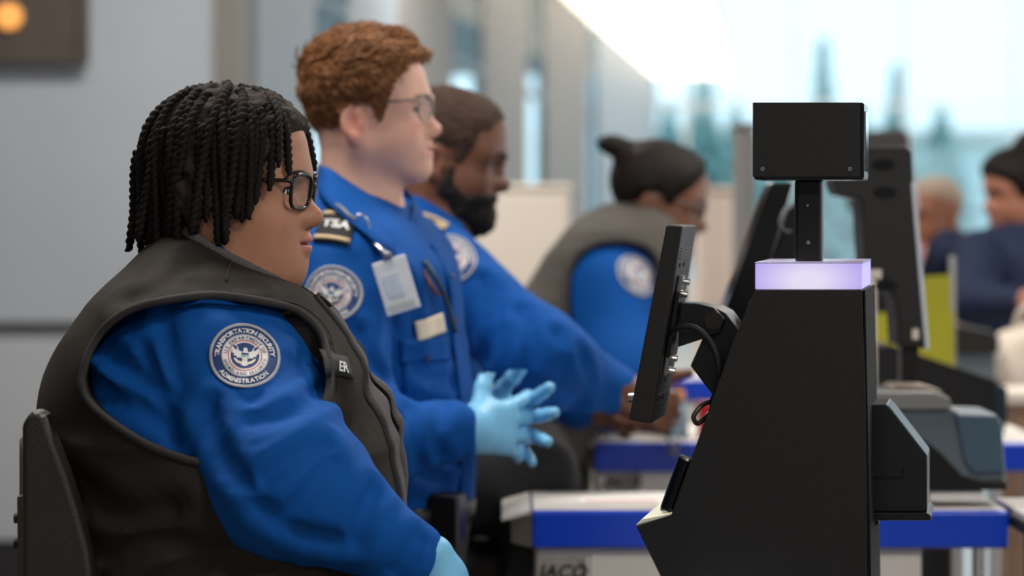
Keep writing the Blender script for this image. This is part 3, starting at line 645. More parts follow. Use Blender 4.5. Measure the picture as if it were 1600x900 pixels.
MB().box((wx0+.2, 5.747, .47), (.36, .006, .86)).build('door', MATS['brown_wood'], wc, bevel=.002)
mt = Root('metal_edged_table', (W(1640, 780, 3.9)[0], 4.0, 0), 'pale table with black edge and ribbed metal leg beside the blue edged counter', 'table')
cx = W(1690, 780, 3.9)[0]
MB().box((cx, 4.02, .90), (.17, .3, .012)).build('tabletop', mat('pale_grey', (190, 186, 182), .4), mt, bevel=.002)
MB().box((cx, 4.02, .885), (.18, .31, .02)).build('edge', M_rubber, mt, bevel=.003)
MB().box((cx-.055, 3.9, .44), (.05, .03, .87)).build('leg', mat('dull_steel', (120, 118, 116), .35, metal=1), mt, bevel=.003)
for i in range(3): MB().box((cx-.07+i*.015, 3.884, .44), (.005, .004, .86)).build('leg_rib', M_steel, mt)
MB().box((cx-.083, 3.9, .44), (.012, .03, .87)).build('leg', M_rubber, mt)

# ------------------------------------------------------------------ people: shared builders
def head_fn(jaw=1.0, cheek=1.0, chinfat=0.0, nose=1.0, lips=1.0, chin=0.0):
    s = []
    for y in (-1, 1):
        s += [cone((-.002, .050*y*jaw, -.055), (.070+chin, .014*y, -.094), .019*jaw, .017), ell((.052, .036*y, -.042), (.030*cheek, .027*cheek, .034*cheek)), cone((.080, .013*y, .015), (.066, .050*y, .015), .0085, .007)]
    base = su(.035, ell((-.012, 0, .035), (.098, .077, .086)), ell((.030, 0, -.032), (.056, .060*jaw, .078)), ell((.045, 0, .045), (.044, .062, .055)), *s)
    base = su(.02, base, ell((.074+chin, 0, -.096), (.017, .019, .015)), ell((.082, 0, -.064), (.014, .026, .020)))
    if chinfat: base = su(.04, base, ell((.040, 0, -.104), (.046*chinfat, .050*chinfat, .026*chinfat)), ell((.020, 0, -.088), (.052*chinfat, .064*chinfat, .034*chinfat)))
    base = ss(.016, base, *[ell((.094, .034*y, .000), (.019, .019, .0125)) for y in (-1, 1)])
    base = su(.007, base, *[ell((.0715, .032*y, -.001), (.0155, .0165, .0145)) for y in (-1, 1)])
    base = ss(.003, base, *[ell((.0875, .0335*y, -.0015), (.014, .0152, .0048)) for y in (-1, 1)])
    n = nose
    base = su(.014, base, cone((.086, 0, .006), (.097+.005*n, 0, -.028), .0065, .0095*n), ell((.099+.006*n, 0, -.033), (.0125*n, .0125*n, .0105*n)), *[ell((.093, .0125*y*n, -.037), (.0115*n, .0075*n, .0085*n)) for y in (-1, 1)])
    base = ss(.004, base, *[ell((.098, .0068*y*n, -.0455), (.006, .0036, .0035)) for y in (-1, 1)])
    L = lips
    base = su(.006, base, ell((.0915+(L-1)*.004, 0, -.0605), (.0085*L, .021, .0062*L)), ell((.0895+(L-1)*.005, 0, -.0725), (.0092*L, .0185, .0070*L)))
    base = ss(.003, base, ell((.101, 0, -.0662), (.012, .024, .0016)))
    ears = []
    for y in (-1, 1):
        a = math.radians(14)*y; ca, sa = math.cos(a), math.sin(a); R = np.array([[ca, -sa, 0], [sa, ca, 0], [0, 0, 1]]).T; t = math.radians(-10); R2 = R @ np.array([[math.cos(t), 0, math.sin(t)], [0, 1, 0], [-math.sin(t), 0, math.cos(t)]])
        e = ss(.004, ell((-.018, .076*y, -.018), (.0185, .0075, .031), R2), ell((-.015, .0835*y, -.014), (.0115, .0065, .021), R2))
        ears += [su(.006, e, ell((-.012, .0745*y, -.0425), (.009, .0055, .010)), ell((-.004, .073*y, -.022), (.005, .006, .008)))]
    return su(.008, base, *ears)
def head_axes(yaw=0, pitch=0, roll=0):        # yaw > 0 turns an officer facing +x towards the camera; pitch > 0 looks down
    y, p, r = map(math.radians, (yaw, pitch, roll))
    f = V3(math.cos(y)*math.cos(p), -math.sin(y)*math.cos(p), -math.sin(p)); l = V3(math.sin(y), math.cos(y), 0); u = np.cross(f, l)
    l, u = l*math.cos(r)+u*math.sin(r), u*math.cos(r)-l*math.sin(r); return np.c_[f, l, u]
class Head:
    def __init__(s, c, M, scale=1.0, **k):
        s.c = np.asarray(c, float); s.M = M; s.k = scale; s.raw = head_fn(**k)
        s.F = lambda P: s.raw(((P-s.c.astype(np.float32)) @ s.M.astype(np.float32))/np.float32(s.k))*s.k
    def w(s, p): return s.c+(np.asarray(p, float)*s.k) @ s.M.T
    def loc(s, P): return ((np.asarray(P)-s.c) @ s.M)/s.k
    def sub(s, f): return lambda P: f(((P-s.c.astype(np.float32)) @ s.M.astype(np.float32))/np.float32(s.k))*s.k
def lip_color(hd, skin, lip, warm=None):
    skin = np.array(lin(skin)); lip = np.array(lin(lip)); warm = skin if warm is None else np.array(lin(warm))
    def f(P):
        q = hd.loc(P); m = np.exp(-((q[:, 1]/.021)**4+((q[:, 2]+.0662)/.0115)**4))*(q[:, 0] > .075)
        e = np.exp(-(((q[:, 0]+.016)/.024)**2+((np.abs(q[:, 1])-.078)/.018)**2+((q[:, 2]+.018)/.035)**2))+np.exp(-(((q[:, 0]-.105)/.014)**2+(q[:, 1]/.016)**2+((q[:, 2]+.034)/.014)**2))*.8+np.exp(-(((q[:, 0]-.07)/.03)**2+((np.abs(q[:, 1])-.045)/.025)**2+((q[:, 2]+.035)/.025)**2))*.5
        c = skin+(warm-skin)*np.clip(e, 0, 1)[:, None]; return c+(lip-c)*np.clip(m, 0, 1)[:, None]
    return f
def eyes(hd, root, iris=(60, 40, 28)):
    ms = [mat('eye_white', (226, 218, 212), .2), mat('iris_%d' % iris[0], iris, .2), mat('pupil', (8, 7, 7), .1)]
    for y in (-1, 1):
        V = []; F = []; fm = []; n, m = 14, 20
        for i in range(n+1):
            t = math.pi*i/n
            for j in range(m): a = 2*math.pi*j/m; V.append(hd.w((.0715+.0128*math.cos(t), .032*y+.0128*math.sin(t)*math.cos(a), -.001+.0128*math.sin(t)*math.sin(a))))
        for i in range(n):
            for j in range(m): F.append([i*m+j, i*m+(j+1) % m, (i+1)*m+(j+1) % m, (i+1)*m+j]); fm.append(2 if i < 1 else 1 if i < 3 else 0)
        mesh('eye', V, F, None, root, smooth=True, mats=ms, fmat=fm)
        tt = np.linspace(-.98, 1.05, 12); Lp = np.array([(.13, .0335*y+.0150*t*y, -.0012+.0052*math.sqrt(max(0, 1-t*t))-(.0015 if t > 1 else 0)) for t in tt]); Lw = cast(hd.raw, Lp, (-1, 0, 0)); Lw[:, 0] += .0004
        Vt, Ft = tube([hd.w(p) for p in Lw], np.linspace(.0007, .0013, 12)*hd.k, 6); mesh('eyelashes', Vt, Ft, mat('lash_black', (18, 14, 13), .8), root, smooth=True)
def brows(hd, root, m, lift=.0):
    for y in (-1, 1):
        P = cast(hd.F, [hd.w(p) for p in smooth_path([(.13, .011*y, .017+lift), (.13, .028*y, .023+lift), (.12, .046*y, .021+lift), (.11, .055*y, .014+lift)], 14)], -hd.M[:, 0])
        V, F = tube(P, np.linspace(.0032, .0014, 14)*hd.k, 6); mesh('eyebrow', V, F, m, root, smooth=True)
def glasses(hd, root, frame_m, half=(.0255, .0205), thick=.0024, zc=-.002, xc=.104, power=3.2):
    g = None
    for y in (-1, 1):
        t = np.arange(40)*2*math.pi/40; cx = np.sign(np.cos(t))*np.abs(np.cos(t))**(2/power)*half[0]; cz = np.sign(np.sin(t))*np.abs(np.sin(t))**(2/power)*half[1]
        cz = cz-.002*(cx*y/half[0])*0; yy = y*.0335+cx; xx = xc-.22*(np.abs(yy)-.008)+cz*.10
        P = np.c_[xx, yy, zc+cz]; Pw = np.array([hd.w(p) for p in P])
        V, F = tube(Pw, thick*hd.k, 8, closed=True)
        o = mesh('glasses_rim', V, F, frame_m, root, g, smooth=True)
        if g is None: g = o; o.name = 'glasses'
        Q = np.r_[[P.mean(0)], P]; Qw = [hd.w(p) for p in Q]; n = len(P); mesh('lens', Qw, [[0, 1+i, 1+(i+1) % n] for i in range(n)], glass_mat('lens_glass', (250, 251, 252), .05), root, g)
        arm = [(xc-.011, y*(.0335+half[0]+.001), zc+half[1]*.55), (xc-.017, y*.0665, zc+half[1]*.6), (.05, y*.0735, zc+.012), (.005, y*.0775, zc+.010), (-.012, y*.079, zc+.006), (-.030, y*.078, zc-.012), (-.036, y*.077, zc-.022)]
        V, F = tube([hd.w(p) for p in smooth_path(arm, 30)], np.r_[np.full(4, thick*1.1), np.full(26, thick*.8)]*hd.k, 8, prof=np.c_[.6*np.cos(np.arange(8)*math.pi/4), 1.2*np.sin(np.arange(8)*math.pi/4)], up=hd.M[:, 2]); mesh('temple', V, F, frame_m, root, g, smooth=True)
        V, F = tube([hd.w((xc-.010, y*.011, zc-.006)), hd.w((xc-.013, y*.0115, zc-.010))], .003*hd.k, 8); mesh('nose_pad', V, F, MATS['lens_glass'], root, g, smooth=True)
    V, F = tube([hd.w(p) for p in smooth_path([(xc, -.009, zc+.006), (xc+.003, -.004, zc+.009), (xc+.003, .004, zc+.009), (xc, .009, zc+.006)], 12)], thick*hd.k, 8); mesh('bridge', V, F, frame_m, root, g, smooth=True)
    return g
def hand_parts(wrist, fwd, thumb, size=1.0, curl=((10, 15, 10),)*4, spread=(8, 2, -4, -10), side=1, thumb_curl=10, thumb_out=45, rs=1.0):
    # fwd: wrist to knuckles; thumb: towards the thumb side; the palm faces -dorsal
    f = np.asarray(fwd, float)/np.linalg.norm(fwd); t = np.asarray(thumb, float); t = t-f*np.dot(t, f); t /= np.linalg.norm(t); up = np.cross(f, t)*side   # dorsal
    w = np.asarray(wrist, float); S = size; pt = lambda a, b, c: w+S*(a*f+b*t+c*up)
    kn = [(.086, .030), (.090, .010), (.085, -.011), (.077, -.030)]; ln = [(.042, .025, .022), (.046, .029, .023), (.042, .027, .022), (.033, .020, .019)]; rr = [.0098, .0100, .0095, .0084]
    palm = [cone(pt(.004, b*.55, 0), pt(a, b, 0), .0165*S*rs, .0122*S*rs) for a, b in kn]
    P = su(.022*S, *palm, cone(pt(.012, .018, -.006), pt(.045, .032, -.008), .015*S*rs, .014*S*rs), cone(pt(-.03, 0, 0), pt(.005, 0, 0), .025*S, .0245*S))
    fs = [P]; tips = []
    for i in range(4):
        p = pt(*kn[i], 0); a = 0; sp = math.radians(spread[i]); d0 = f*math.cos(sp)+t*math.sin(sp); seg = []
        for j in range(3):
            a += math.radians(curl[i % len(curl)][j]); d = d0*math.cos(a)-up*math.sin(a); q = p+d*ln[i][j]*S; r0 = rr[i]*rs*S*(1-.07*j); seg.append(cone(p, q, r0, r0*.93)); p = q
        fs.append(su(.004*S, *seg)); tips.append(p)
    p = pt(.028, .030, -.006); a = math.radians(thumb_out); d0 = f*math.cos(a)+t*math.sin(a)-up*.15; q = p+d0*.040*S; a2 = math.radians(thumb_out-thumb_curl); d1 = f*math.cos(a2)+t*math.sin(a2)-up*.1; q2 = q+d1*.033*S; q3 = q2+d1*.026*S
    fs.append(su(.006*S, cone(p, q, .0140*S*rs, .0112*S*rs), cone(q, q2, .0112*S*rs, .0105*S*rs), cone(q2, q3, .0105*S*rs, .0090*S*rs)))
    return su(.009*S, *fs)
def box_axes(lo, hi, h): return [ax(lo[i], hi[i], h) for i in range(3)]
def legs_fn(hip, knee, foot, hy, rh=.10, rk=.066, ra=.048):   # one leg
    return su(.03, cone(hip, knee, rh, rk), cone(knee, foot, rk, ra))
def shoe(root, foot, fdir):
    f = np.asarray(fdir, float)/np.linalg.norm(fdir); a = np.array([foot[0], foot[1], 0.0]); g = su(.03, ell(a+f*.08+V3(0, 0, .035), (.12 if abs(f[0]) > .5 else .05, .05 if abs(f[0]) > .5 else .12, .04)), cone(a+V3(0, 0, .05), a+V3(0, 0, .11), .048, .045))
    g = inter(.004, g, half((0, 0, -1), 0.0)); lo = a-.22; hi = a+.24; sdf('shoe', g, ax(lo[0], hi[0], .012), ax(lo[1], hi[1], .012), ax(-.02, .18, .012), MATS['shoe_black'], root)
mat('shoe_black', (14, 14, 15), .3)

def strip(name, A, B, m, root, n=20, th=.003, parent=None):     # cloth strip between two smooth edges
    A = smooth_path(A, n); B = smooth_path(B, n); k = 5; V = np.concatenate([A*(1-t)+B*t for t in np.linspace(0, 1, k)]); F = [[j*n+i, j*n+i+1, (j+1)*n+i+1, (j+1)*n+i] for j in range(k-1) for i in range(n-1)]
    o = mesh(name, V, F, m, root, parent, smooth=True); md = o.modifiers.new('thickness', 'SOLIDIFY'); md.thickness = th; md.offset = 0; return o
def grid2d(w, h, nx=8, ny=8): 
    V = np.array([(x, y) for y in np.linspace(-h/2, h/2, ny+1) for x in np.linspace(-w/2, w/2, nx+1)]); return V, [[j*(nx+1)+i, j*(nx+1)+i+1, (j+1)*(nx+1)+i+1, (j+1)*(nx+1)+i] for j in range(ny) for i in range(nx)]
# ---- embroidered round patch
def patch(surf, c, right, up, R, root, detail=True):
    surf = (surf, R*1.03, {})
    Mn = mat('patch_navy', (28, 60, 118), .7, bump=.3, bscale=900); Ms = mat('patch_silver', (176, 178, 186), .7, bump=.5, bscale=1500); Mw = mat('patch_white', (228, 226, 226), .7); Mr = mat('patch_red', (196, 52, 46), .7); Mc = mat('patch_cream', (232, 220, 196), .7)
    Vd, Fd = disc2d(0.001, R*.985, 7, 48); p = sew('shoulder_patch', Vd, Fd, surf, c, right, up, .0022, Mn, root, thick=.004)
    lab(p, 'round navy and white embroidered shoulder patch with silver border')
    Vd, Fd = disc2d(R*.92, R*1.005, 2, 64); sew('border', Vd, Fd, surf, c, right, up, .0032, Ms, root, p, thick=.003)
    Vd, Fd = disc2d(0.001, R*.655, 6, 48); sew('white_field', Vd, Fd, surf, c, right, up, .0026, Mw, root, p)
    Vd, Fd = disc2d(R*.635, R*.665, 1, 64); sew('inner_border', Vd, Fd, surf, c, right, up, .0030, Ms, root, p)
    Vd, Fd = disc2d(R*.455, R*.482, 1, 64); sew('red_ring', Vd, Fd, surf, c, right, up, .0030, Mr, root, p)
    Vd, Fd = disc2d(0.001, R*.405, 5, 40); sew('blue_field', Vd, Fd, surf, c, right, up, .0030, Mn, root, p)
    def txt(s, r, sz, a0, a1, inw, m, bold=.02, wide=1.0):
        V, F = arc_text(s, r*R, sz*R, a0, a1, inw, bold, wide); sew('lettering', V, F, surf, c, right, up, .0034, m, root, p)
    txt('TRANSPORTATION SECURITY', .715, .185, 186, 4, False, Mw, .03, .98)
    txt('ADMINISTRATION', .865, .185, 216, 324, True, Mw, .03, .98)
    txt('U.S. DEPARTMENT OF', .505, .135, 178, 12, False, Mn, .012)
    txt('HOMELAND SECURITY', .620, .135, 196, 356, True, Mn, .012)
    def poly(name, pts, m, lift):
        sew(name, np.array(pts, float)*R, [list(range(len(pts)))], surf, c, right, up, lift, m, root, p)
    for s in (-1, 1):                                     # wings: light feathers below a dark shoulder
        w = [(.03, .02), (.10, .12), (.18, .14), (.22, .26), (.33, .33), (.40, .34), (.37, .24), (.41, .20), (.36, .13), (.38, .08), (.31, .04), (.32, -.02), (.24, -.03), (.22, -.09), (.13, -.07), (.06, -.12)]
        poly('eagle_wing', [(s*x, y) for x, y in w][::s], Mw, .0036)
        poly('eagle_wing', [(s*x, y) for x, y in [(.24, .25), (.33, .31), (.385, .32), (.34, .24), (.29, .18), (.23, .16)]][::s], Mn, .0039)
        poly('branch', [(s*x, y) for x, y in [(.08, -.20), (.18, -.17), (.29, -.08), (.31, -.12), (.22, -.23), (.10, -.27)]][::s], Mc, .0036)
    poly('eagle_body', [(-.07, .10), (-.05, .17), (-.06, .22), (-.01, .25), (.05, .23), (.06, .17), (.08, .10), (.09, -.05), (.07, -.18), (.10, -.30), (0, -.34), (-.10, -.30), (-.07, -.18), (-.09, -.05)], Mw, .0038)
    poly('shield', [(-.10, .07), (.10, .07), (.10, -.05), (.06, -.13), (0, -.17), (-.06, -.13), (-.10, -.05)], mat('shield_teal', (110, 172, 186), .7), .0042)
    poly('shield_base', [(-.085, -.06), (.085, -.06), (.05, -.13), (0, -.16), (-.05, -.13)], Mc, .0045)
    poly('shield_chief', [(-.10, .08), (.10, .08), (.10, .03), (-.10, .03)], Mn, .0045)
    return p

SHIRT = mat('royal_blue_cotton', (0, 76, 154), .8, bump=.12, bscale=1200, var=.04, vscale=14, sheen=.08, spec=.2)
VEST = mat('vest_softshell', (33, 28, 24), .8, bump=.25, bscale=900, var=.06, vscale=20, sheen=.05, spec=.25)
FLEECE = mat('grey_fleece', (84, 80, 83), .95, bump=1.0, bscale=500, var=.2, vscale=300, sheen=.4)
TROUSER = mat('black_trouser', (22, 22, 25), .8, bump=.15, bscale=900)
GLOVE = mat('nitrile_blue', (120, 190, 232), .42, bump=.25, bscale=160, var=.05, vscale=30, spec=.4)

# ------------------------------------------------------------------ officer in the dark vest (in focus)
D1 = 3.05
R1 = Root('person', (W(340, 0, D1)[0], D1, 0), 'person in dark vest over blue uniform shirt, black twisted hair and black-rimmed glasses, seated', 'person')
h1 = Head(W(362, 294, D1), head_axes(9, 2), 1.0, jaw=1.10, cheek=1.16, chinfat=1.0, nose=1.04, lips=1.5, chin=-.006)
sx = lambda p: (p-800)/FPX*D1
zz = lambda p, d=D1: H-(p-HZ)/FPX*d
rows = [(345, 258, 318, .055), (375, 236, 352, .09), (410, 205, 412, .135), (445, 172, 468, .19), (485, 141, 514, .228), (530, 110, 546, .25), (600, 78, 588, .262), (680, 70, 614, .272), (760, 78, 631, .278), (830, 92, 628, .28), (900, 108, 612, .28), (1000, 130, 590, .275), (1090, 165, 560, .25)]
torso1 = loft([(zz(p), sx(a), sx(b), w) for p, a, b, w in rows], 2.35, (0, D1))
torso1f = folds(torso1, .010, (5, 4, 16), None)
torso1f = creases(torso1f, on_skin(torso1f, 2.5, [(110, 770), (190, 812), (260, 800)], [(150, 880), (240, 850), (330, 872)], [(230, 930), (310, 880), (420, 850)], [(360, 900), (420, 872), (470, 880)], [(560, 590), (556, 660), (540, 720)], [(520, 620), (528, 700), (545, 770)], [(250, 440), (300, 452), (360, 448)], [(180, 470), (230, 450), (270, 415)]), .009, .016)
S1, E1, W1 = W(326, 592, 2.93), W(440, 744, 2.825), W(638, 868, 2.83)
S1b, E1b, W1b = W(345, 560, 3.27), W(470, 760, 3.36), W(640, 930, 3.22)
ad = (W1-S1)/np.linalg.norm(W1-S1); au, av = frame(ad); AM = np.c_[ad, au, av]
arm1 = folds(su(.10, cone(S1, E1, .110, .074), cone(E1, W1, .074, .044)), .008, (12, 5, 5), AM)
arm1 = folds(arm1, .003, (34, 11, 11), AM)
arm1 = creases(arm1, on_skin(arm1, 2.55, [(506, 612), (460, 640), (400, 652)], [(520, 716), (490, 760), (453, 798)], [(514, 690), (470, 705), (425, 735)], [(585, 768), (570, 800), (556, 838)], [(655, 845), (640, 868), (622, 890)], [(330, 640), (352, 700), (395, 745)], [(480, 560), (440, 585), (400, 620)], [(420, 780), (470, 820), (530, 840)]), .0085, .013)
arm1b = su(.06, cone(S1b, E1b, .10, .076), cone(E1b, W1b, .076, .048))
und1 = folds(off(torso1, -.026), .016, (9, 5, 20), np.c_[V3(.8, 0, -.6), V3(0, 1, 0), V3(.6, 0, .8)])
und1 = creases(und1, on_skin(und1, 2.55, [(220, 557), (250, 620), (276, 685)], [(153, 609), (210, 640), (266, 660)], [(160, 560), (215, 590), (270, 620)], [(250, 500), (262, 560), (280, 610)]), .010, .012)
shirt1 = su(.02, und1, arm1, arm1b)
neck1 = cone(h1.w((-.03, 0, -.06)), W(330, 440, D1), .062, .085)
legs1 = [su(.05, cone((sx(360), D1+s*.13, .80), (sx(360)+.42, D1+s*.16, .77), .125, .09), cone((sx(360)+.42, D1+s*.16, .77), (sx(360)+.36, D1+s*.15, .10), .085, .055)) for s in (-1, 1)]
body1 = su(.03, h1.F, neck1, off(torso1, -.06), su(.06, cone(S1, E1, .075, .055), cone(E1, W1, .055, .03)), su(.06, cone(S1b, E1b, .07, .05), cone(E1b, W1b, .05, .03)), *[off(l, -.02) for l in legs1])
c = h1.c; fz = .0026
SKIN1 = mat('skin_brown', (150, 98, 70), .5, var=.06, vscale=60, bump=.12, bscale=350, attr='Col', spec=.45)
sdf('body', body1, ax(-.78, .34, .024, (c[0]-.13, c[0]+.14, fz)), ax(2.6, 3.5, .024, (c[1]-.105, c[1]+.105, fz)), ax(.0, c[2]+.16, .024, (c[2]-.16, c[2]+.15, fz)), SKIN1, R1, colf=lip_color(h1, (172, 122, 96), (180, 112, 106), (176, 116, 88)))
eyes(h1, R1, (50, 32, 24)); brows(h1, R1, mat('brow_black', (22, 17, 15), .8))
glasses(h1, R1, mat('frame_black', (12, 12, 13), .22), half=(.0262, .0212), thick=.0026, zc=-.001)
sdf('shirt', shirt1, ax(-.62, .02, .0055), ax(2.6, 3.5, .0065, (2.6, 2.95, .005)), ax(.72, 1.34, .0055), SHIRT, R1)
# vest with arm holes and an open zip front
AH = [(128, 590), (140, 545), (165, 510), (205, 483), (260, 469), (330, 462), (400, 472), (455, 492), (498, 540), (512, 610), (480, 680), (400, 712), (330, 716), (280, 704), (220, 678), (165, 645), (137, 618)]
ahw = [(W(x, y, 2.83)[0], W(x, y, 2.83)[2]) for x, y in AH]
ahs = smooth_path(ahw+[ahw[0]], 90)[:-1]; ah2 = poly2d(ahs[::2])
yside = lambda P: .12-np.abs(P[:, 1]-D1)
cutA = lambda P: np.maximum(ah2(P[:, [0, 2]]), yside(P))
zf = lambda P: np.maximum(np.maximum(np.abs(P[:, 1]-D1-.004)-.026, -(torso1(P)+.018)), np.maximum(zz(840)-P[:, 2], sx(420)-P[:, 0]))
neckhole = cone(W(350, 330, D1), W(366, 425, D1), .070, .066)
vest1 = ss(.006, torso1f, cutA, zf, neckhole)
sdf('vest', vest1, ax(-.63, -.1, .0052), ax(2.74, 3.36, .0062, (2.74, 2.95, .0048)), ax(.70, 1.40, .0052), VEST, R1)
P = cast(torso1f, np.c_[ahs[:, 0], np.full(len(ahs), 2.6), ahs[:, 1]], (0, 1, 0)); V, F = tube(P, .0052, 8, closed=True); mesh('armhole_binding', V, F, mat('vest_binding', (40, 38, 38), .8, bump=.3, bscale=900), R1, smooth=True)
P2 = np.array([ (ahs[:, 0]-ahs[:, 0].mean())*1.05+ahs[:, 0].mean(), (ahs[:, 1]-ahs[:, 1].mean())*1.05+ahs[:, 1].mean()]).T
P = cast(torso1f, np.c_[P2[:, 0], np.full(len(P2), 2.6), P2[:, 1]], (0, 1, 0)); V, F = tube(P, .0013, 6, closed=True); mesh('seam', V, F, mat('seam_thread', (26, 24, 24), .8), R1, smooth=True)
def front_edge(y, p0, p1, n): z = np.linspace(zz(p0), zz(p1), n); yy = D1+y*(np.interp(z, [zz(640), zz(460)], [1, .32]) if y < 0 else 1); return cast(torso1f, np.c_[np.full(n, .15), np.broadcast_to(yy, (n,)), z], (-1, 0, 0), far=.8)
strip('fleece_facing', front_edge(-.082, 480, 838, 40)+V3(.004, -.001, 0), front_edge(-.026, 480, 838, 40)+V3(.004, 0, 0), FLEECE, R1, n=60, th=.004)
for s, y in enumerate((-.084, .036)):
    P = front_edge(y, 462, 838, 90); V, F = tube(P, .0048, 8); z_ = mesh('zipper', V, F, mat('zip_tape', (20, 20, 22), .7), R1, smooth=True)
    tb = MB(); Q = front_edge(y+(.005 if s == 0 else -.005), 464, 836, 180)
    for q in Q[::1]: tb.box(q+V3(.0035, 0, 0), (.0035, .004, .0012))
    o = tb.build('zipper_teeth', mat('zip_metal', (52, 50, 48), .4, metal=.6), R1, z_); o['kind'] = 'stuff'
P = front_edge(.054, 560, 838, 60); V, F = tube(P+V3(-.004, 0, 0), .017*np.sin(np.linspace(.25, 2.9, 60)), 12); mesh('fleece_facing', V, F, FLEECE, R1, smooth=True)
for a, b_ in (((300, 392), (304, 452)), ((318, 742), (320, 810))):
    n = 16; Q = np.array([W(a[0]+(b_[0]-a[0])*t, a[1]+(b_[1]-a[1])*t, 2.6) for t in np.linspace(0, 1, n)]); P = cast(torso1f, Q, (0, 1, 0))+V3(0, -.0008, .0005); V, F = tube(P, .0012, 6); mesh('seam', V, F, MATS['seam_thread'], R1, smooth=True)
# stand collar with fleece rim
cc = (W(258, 352, D1)+W(456, 458, D1))/2; cd = W(456, 458, D1)-W(258, 352, D1); ca = np.linalg.norm(cd)/2; cd /= 2*ca; cn = np.cross(cd, V3(0, 1, 0)); cn = cn if cn[2] > 0 else -cn
th = np.arange(72)*2*math.pi/72
def ring(a, b, dz): return cc+np.outer(np.cos(th)*a, cd)+np.outer(np.sin(th)*b, V3(0, 1, 0))+cn*dz
pr = np.array([(math.cos(t)*.35, math.sin(t)) for t in np.arange(12)*math.pi/6])
V, F = tube(ring(ca, .092, -.010), .021, closed=True, prof=pr, up=cn); mesh('collar', V, F, VEST, R1, smooth=True)
V, F = tube(ring(ca*.985, .089, .008), .0075, 10, closed=True); mesh('collar_lining', V, F, FLEECE, R1, smooth=True)
V, F = tube(ring(ca*.86, .078, .006), .013, closed=True, prof=pr, up=cn); mesh('shirt_collar', V, F, SHIRT, R1, smooth=True)
# shoulder patch, name strip
patch(shirt1, W(383, 552, 2.81), (1, .10, -.06), (.06, .22, 1), .0415, R1)
nt_c = W(527, 570, 2.90); nr = V3(.84, .48, -.22); nup = V3(.25, .1, 1)
Vq = np.array([(x, y) for y in np.linspace(-.0125, .0125, 4) for x in np.linspace(-.027, .027, 9)]); Fq = [[j*9+i, j*9+i+1, (j+1)*9+i+1, (j+1)*9+i] for j in range(3) for i in range(8)]
nm = sew('name_strip', Vq, Fq, torso1f, nt_c, nr, nup, .003, mat('strip_black', (20, 20, 23), .7), R1, thick=.004); lab(nm, 'black name strip with white letters ER')
V, F = glyphs('ER', .0165, .02); V = V+np.array([-.001, -.006]); sew('lettering', V, F, torso1f, nt_c, nr, nup, .0042, mat('thread_white', (220, 220, 220), .7), R1, nm)
Vq2 = Vq*np.array([.38, 1.15])+np.array([-.019, 0]); sew('flap', Vq2, Fq, torso1f, nt_c, nr, nup, .0055, MATS['strip_black'], R1, nm, thick=.003)
# hand in glove at the cuff, trousers, shoes
hf = W1-E1; g1 = hand_parts(W1+hf/np.linalg.norm(hf)*.046, hf*.45+V3(0, .05, -.14), (.15, 1, 0), curl=((25, 30, 20),)*4, side=-1, size=.95)
lo = W1-.06; hi = W1+V3(.26, .16, .12); sdf('glove', g1, ax(W1[0]-.02, W1[0]+.24, .0032), ax(W1[1]-.1, W1[1]+.14, .0032), ax(W1[2]-.2, W1[2]+.1, .0032), GLOVE, R1)
hf = W1b-E1b; g1 = hand_parts(W1b+hf/np.linalg.norm(hf)*.03, hf+V3(0, -.1, .02), (0.3, -.3, 1), curl=((25, 30, 20),)*4, side=1, size=.95)
sdf('glove', g1, ax(W1b[0]-.04, W1b[0]+.24, .005), ax(W1b[1]-.2, W1b[1]+.1, .005), ax(W1b[2]-.2, W1b[2]+.1, .005), GLOVE, R1)
t1 = su(.06, *[l for l in legs1], ell((sx(350), D1, .80), (.22, .25, .12)))
sdf('trousers', t1, ax(-.68, .2, .02), ax(2.7, 3.4, .02), ax(.05, 1.0, .02), TROUSER, R1)
for s in (-1, 1): shoe(R1, (sx(360)+.36, D1+s*.15), (1, 0, 0))
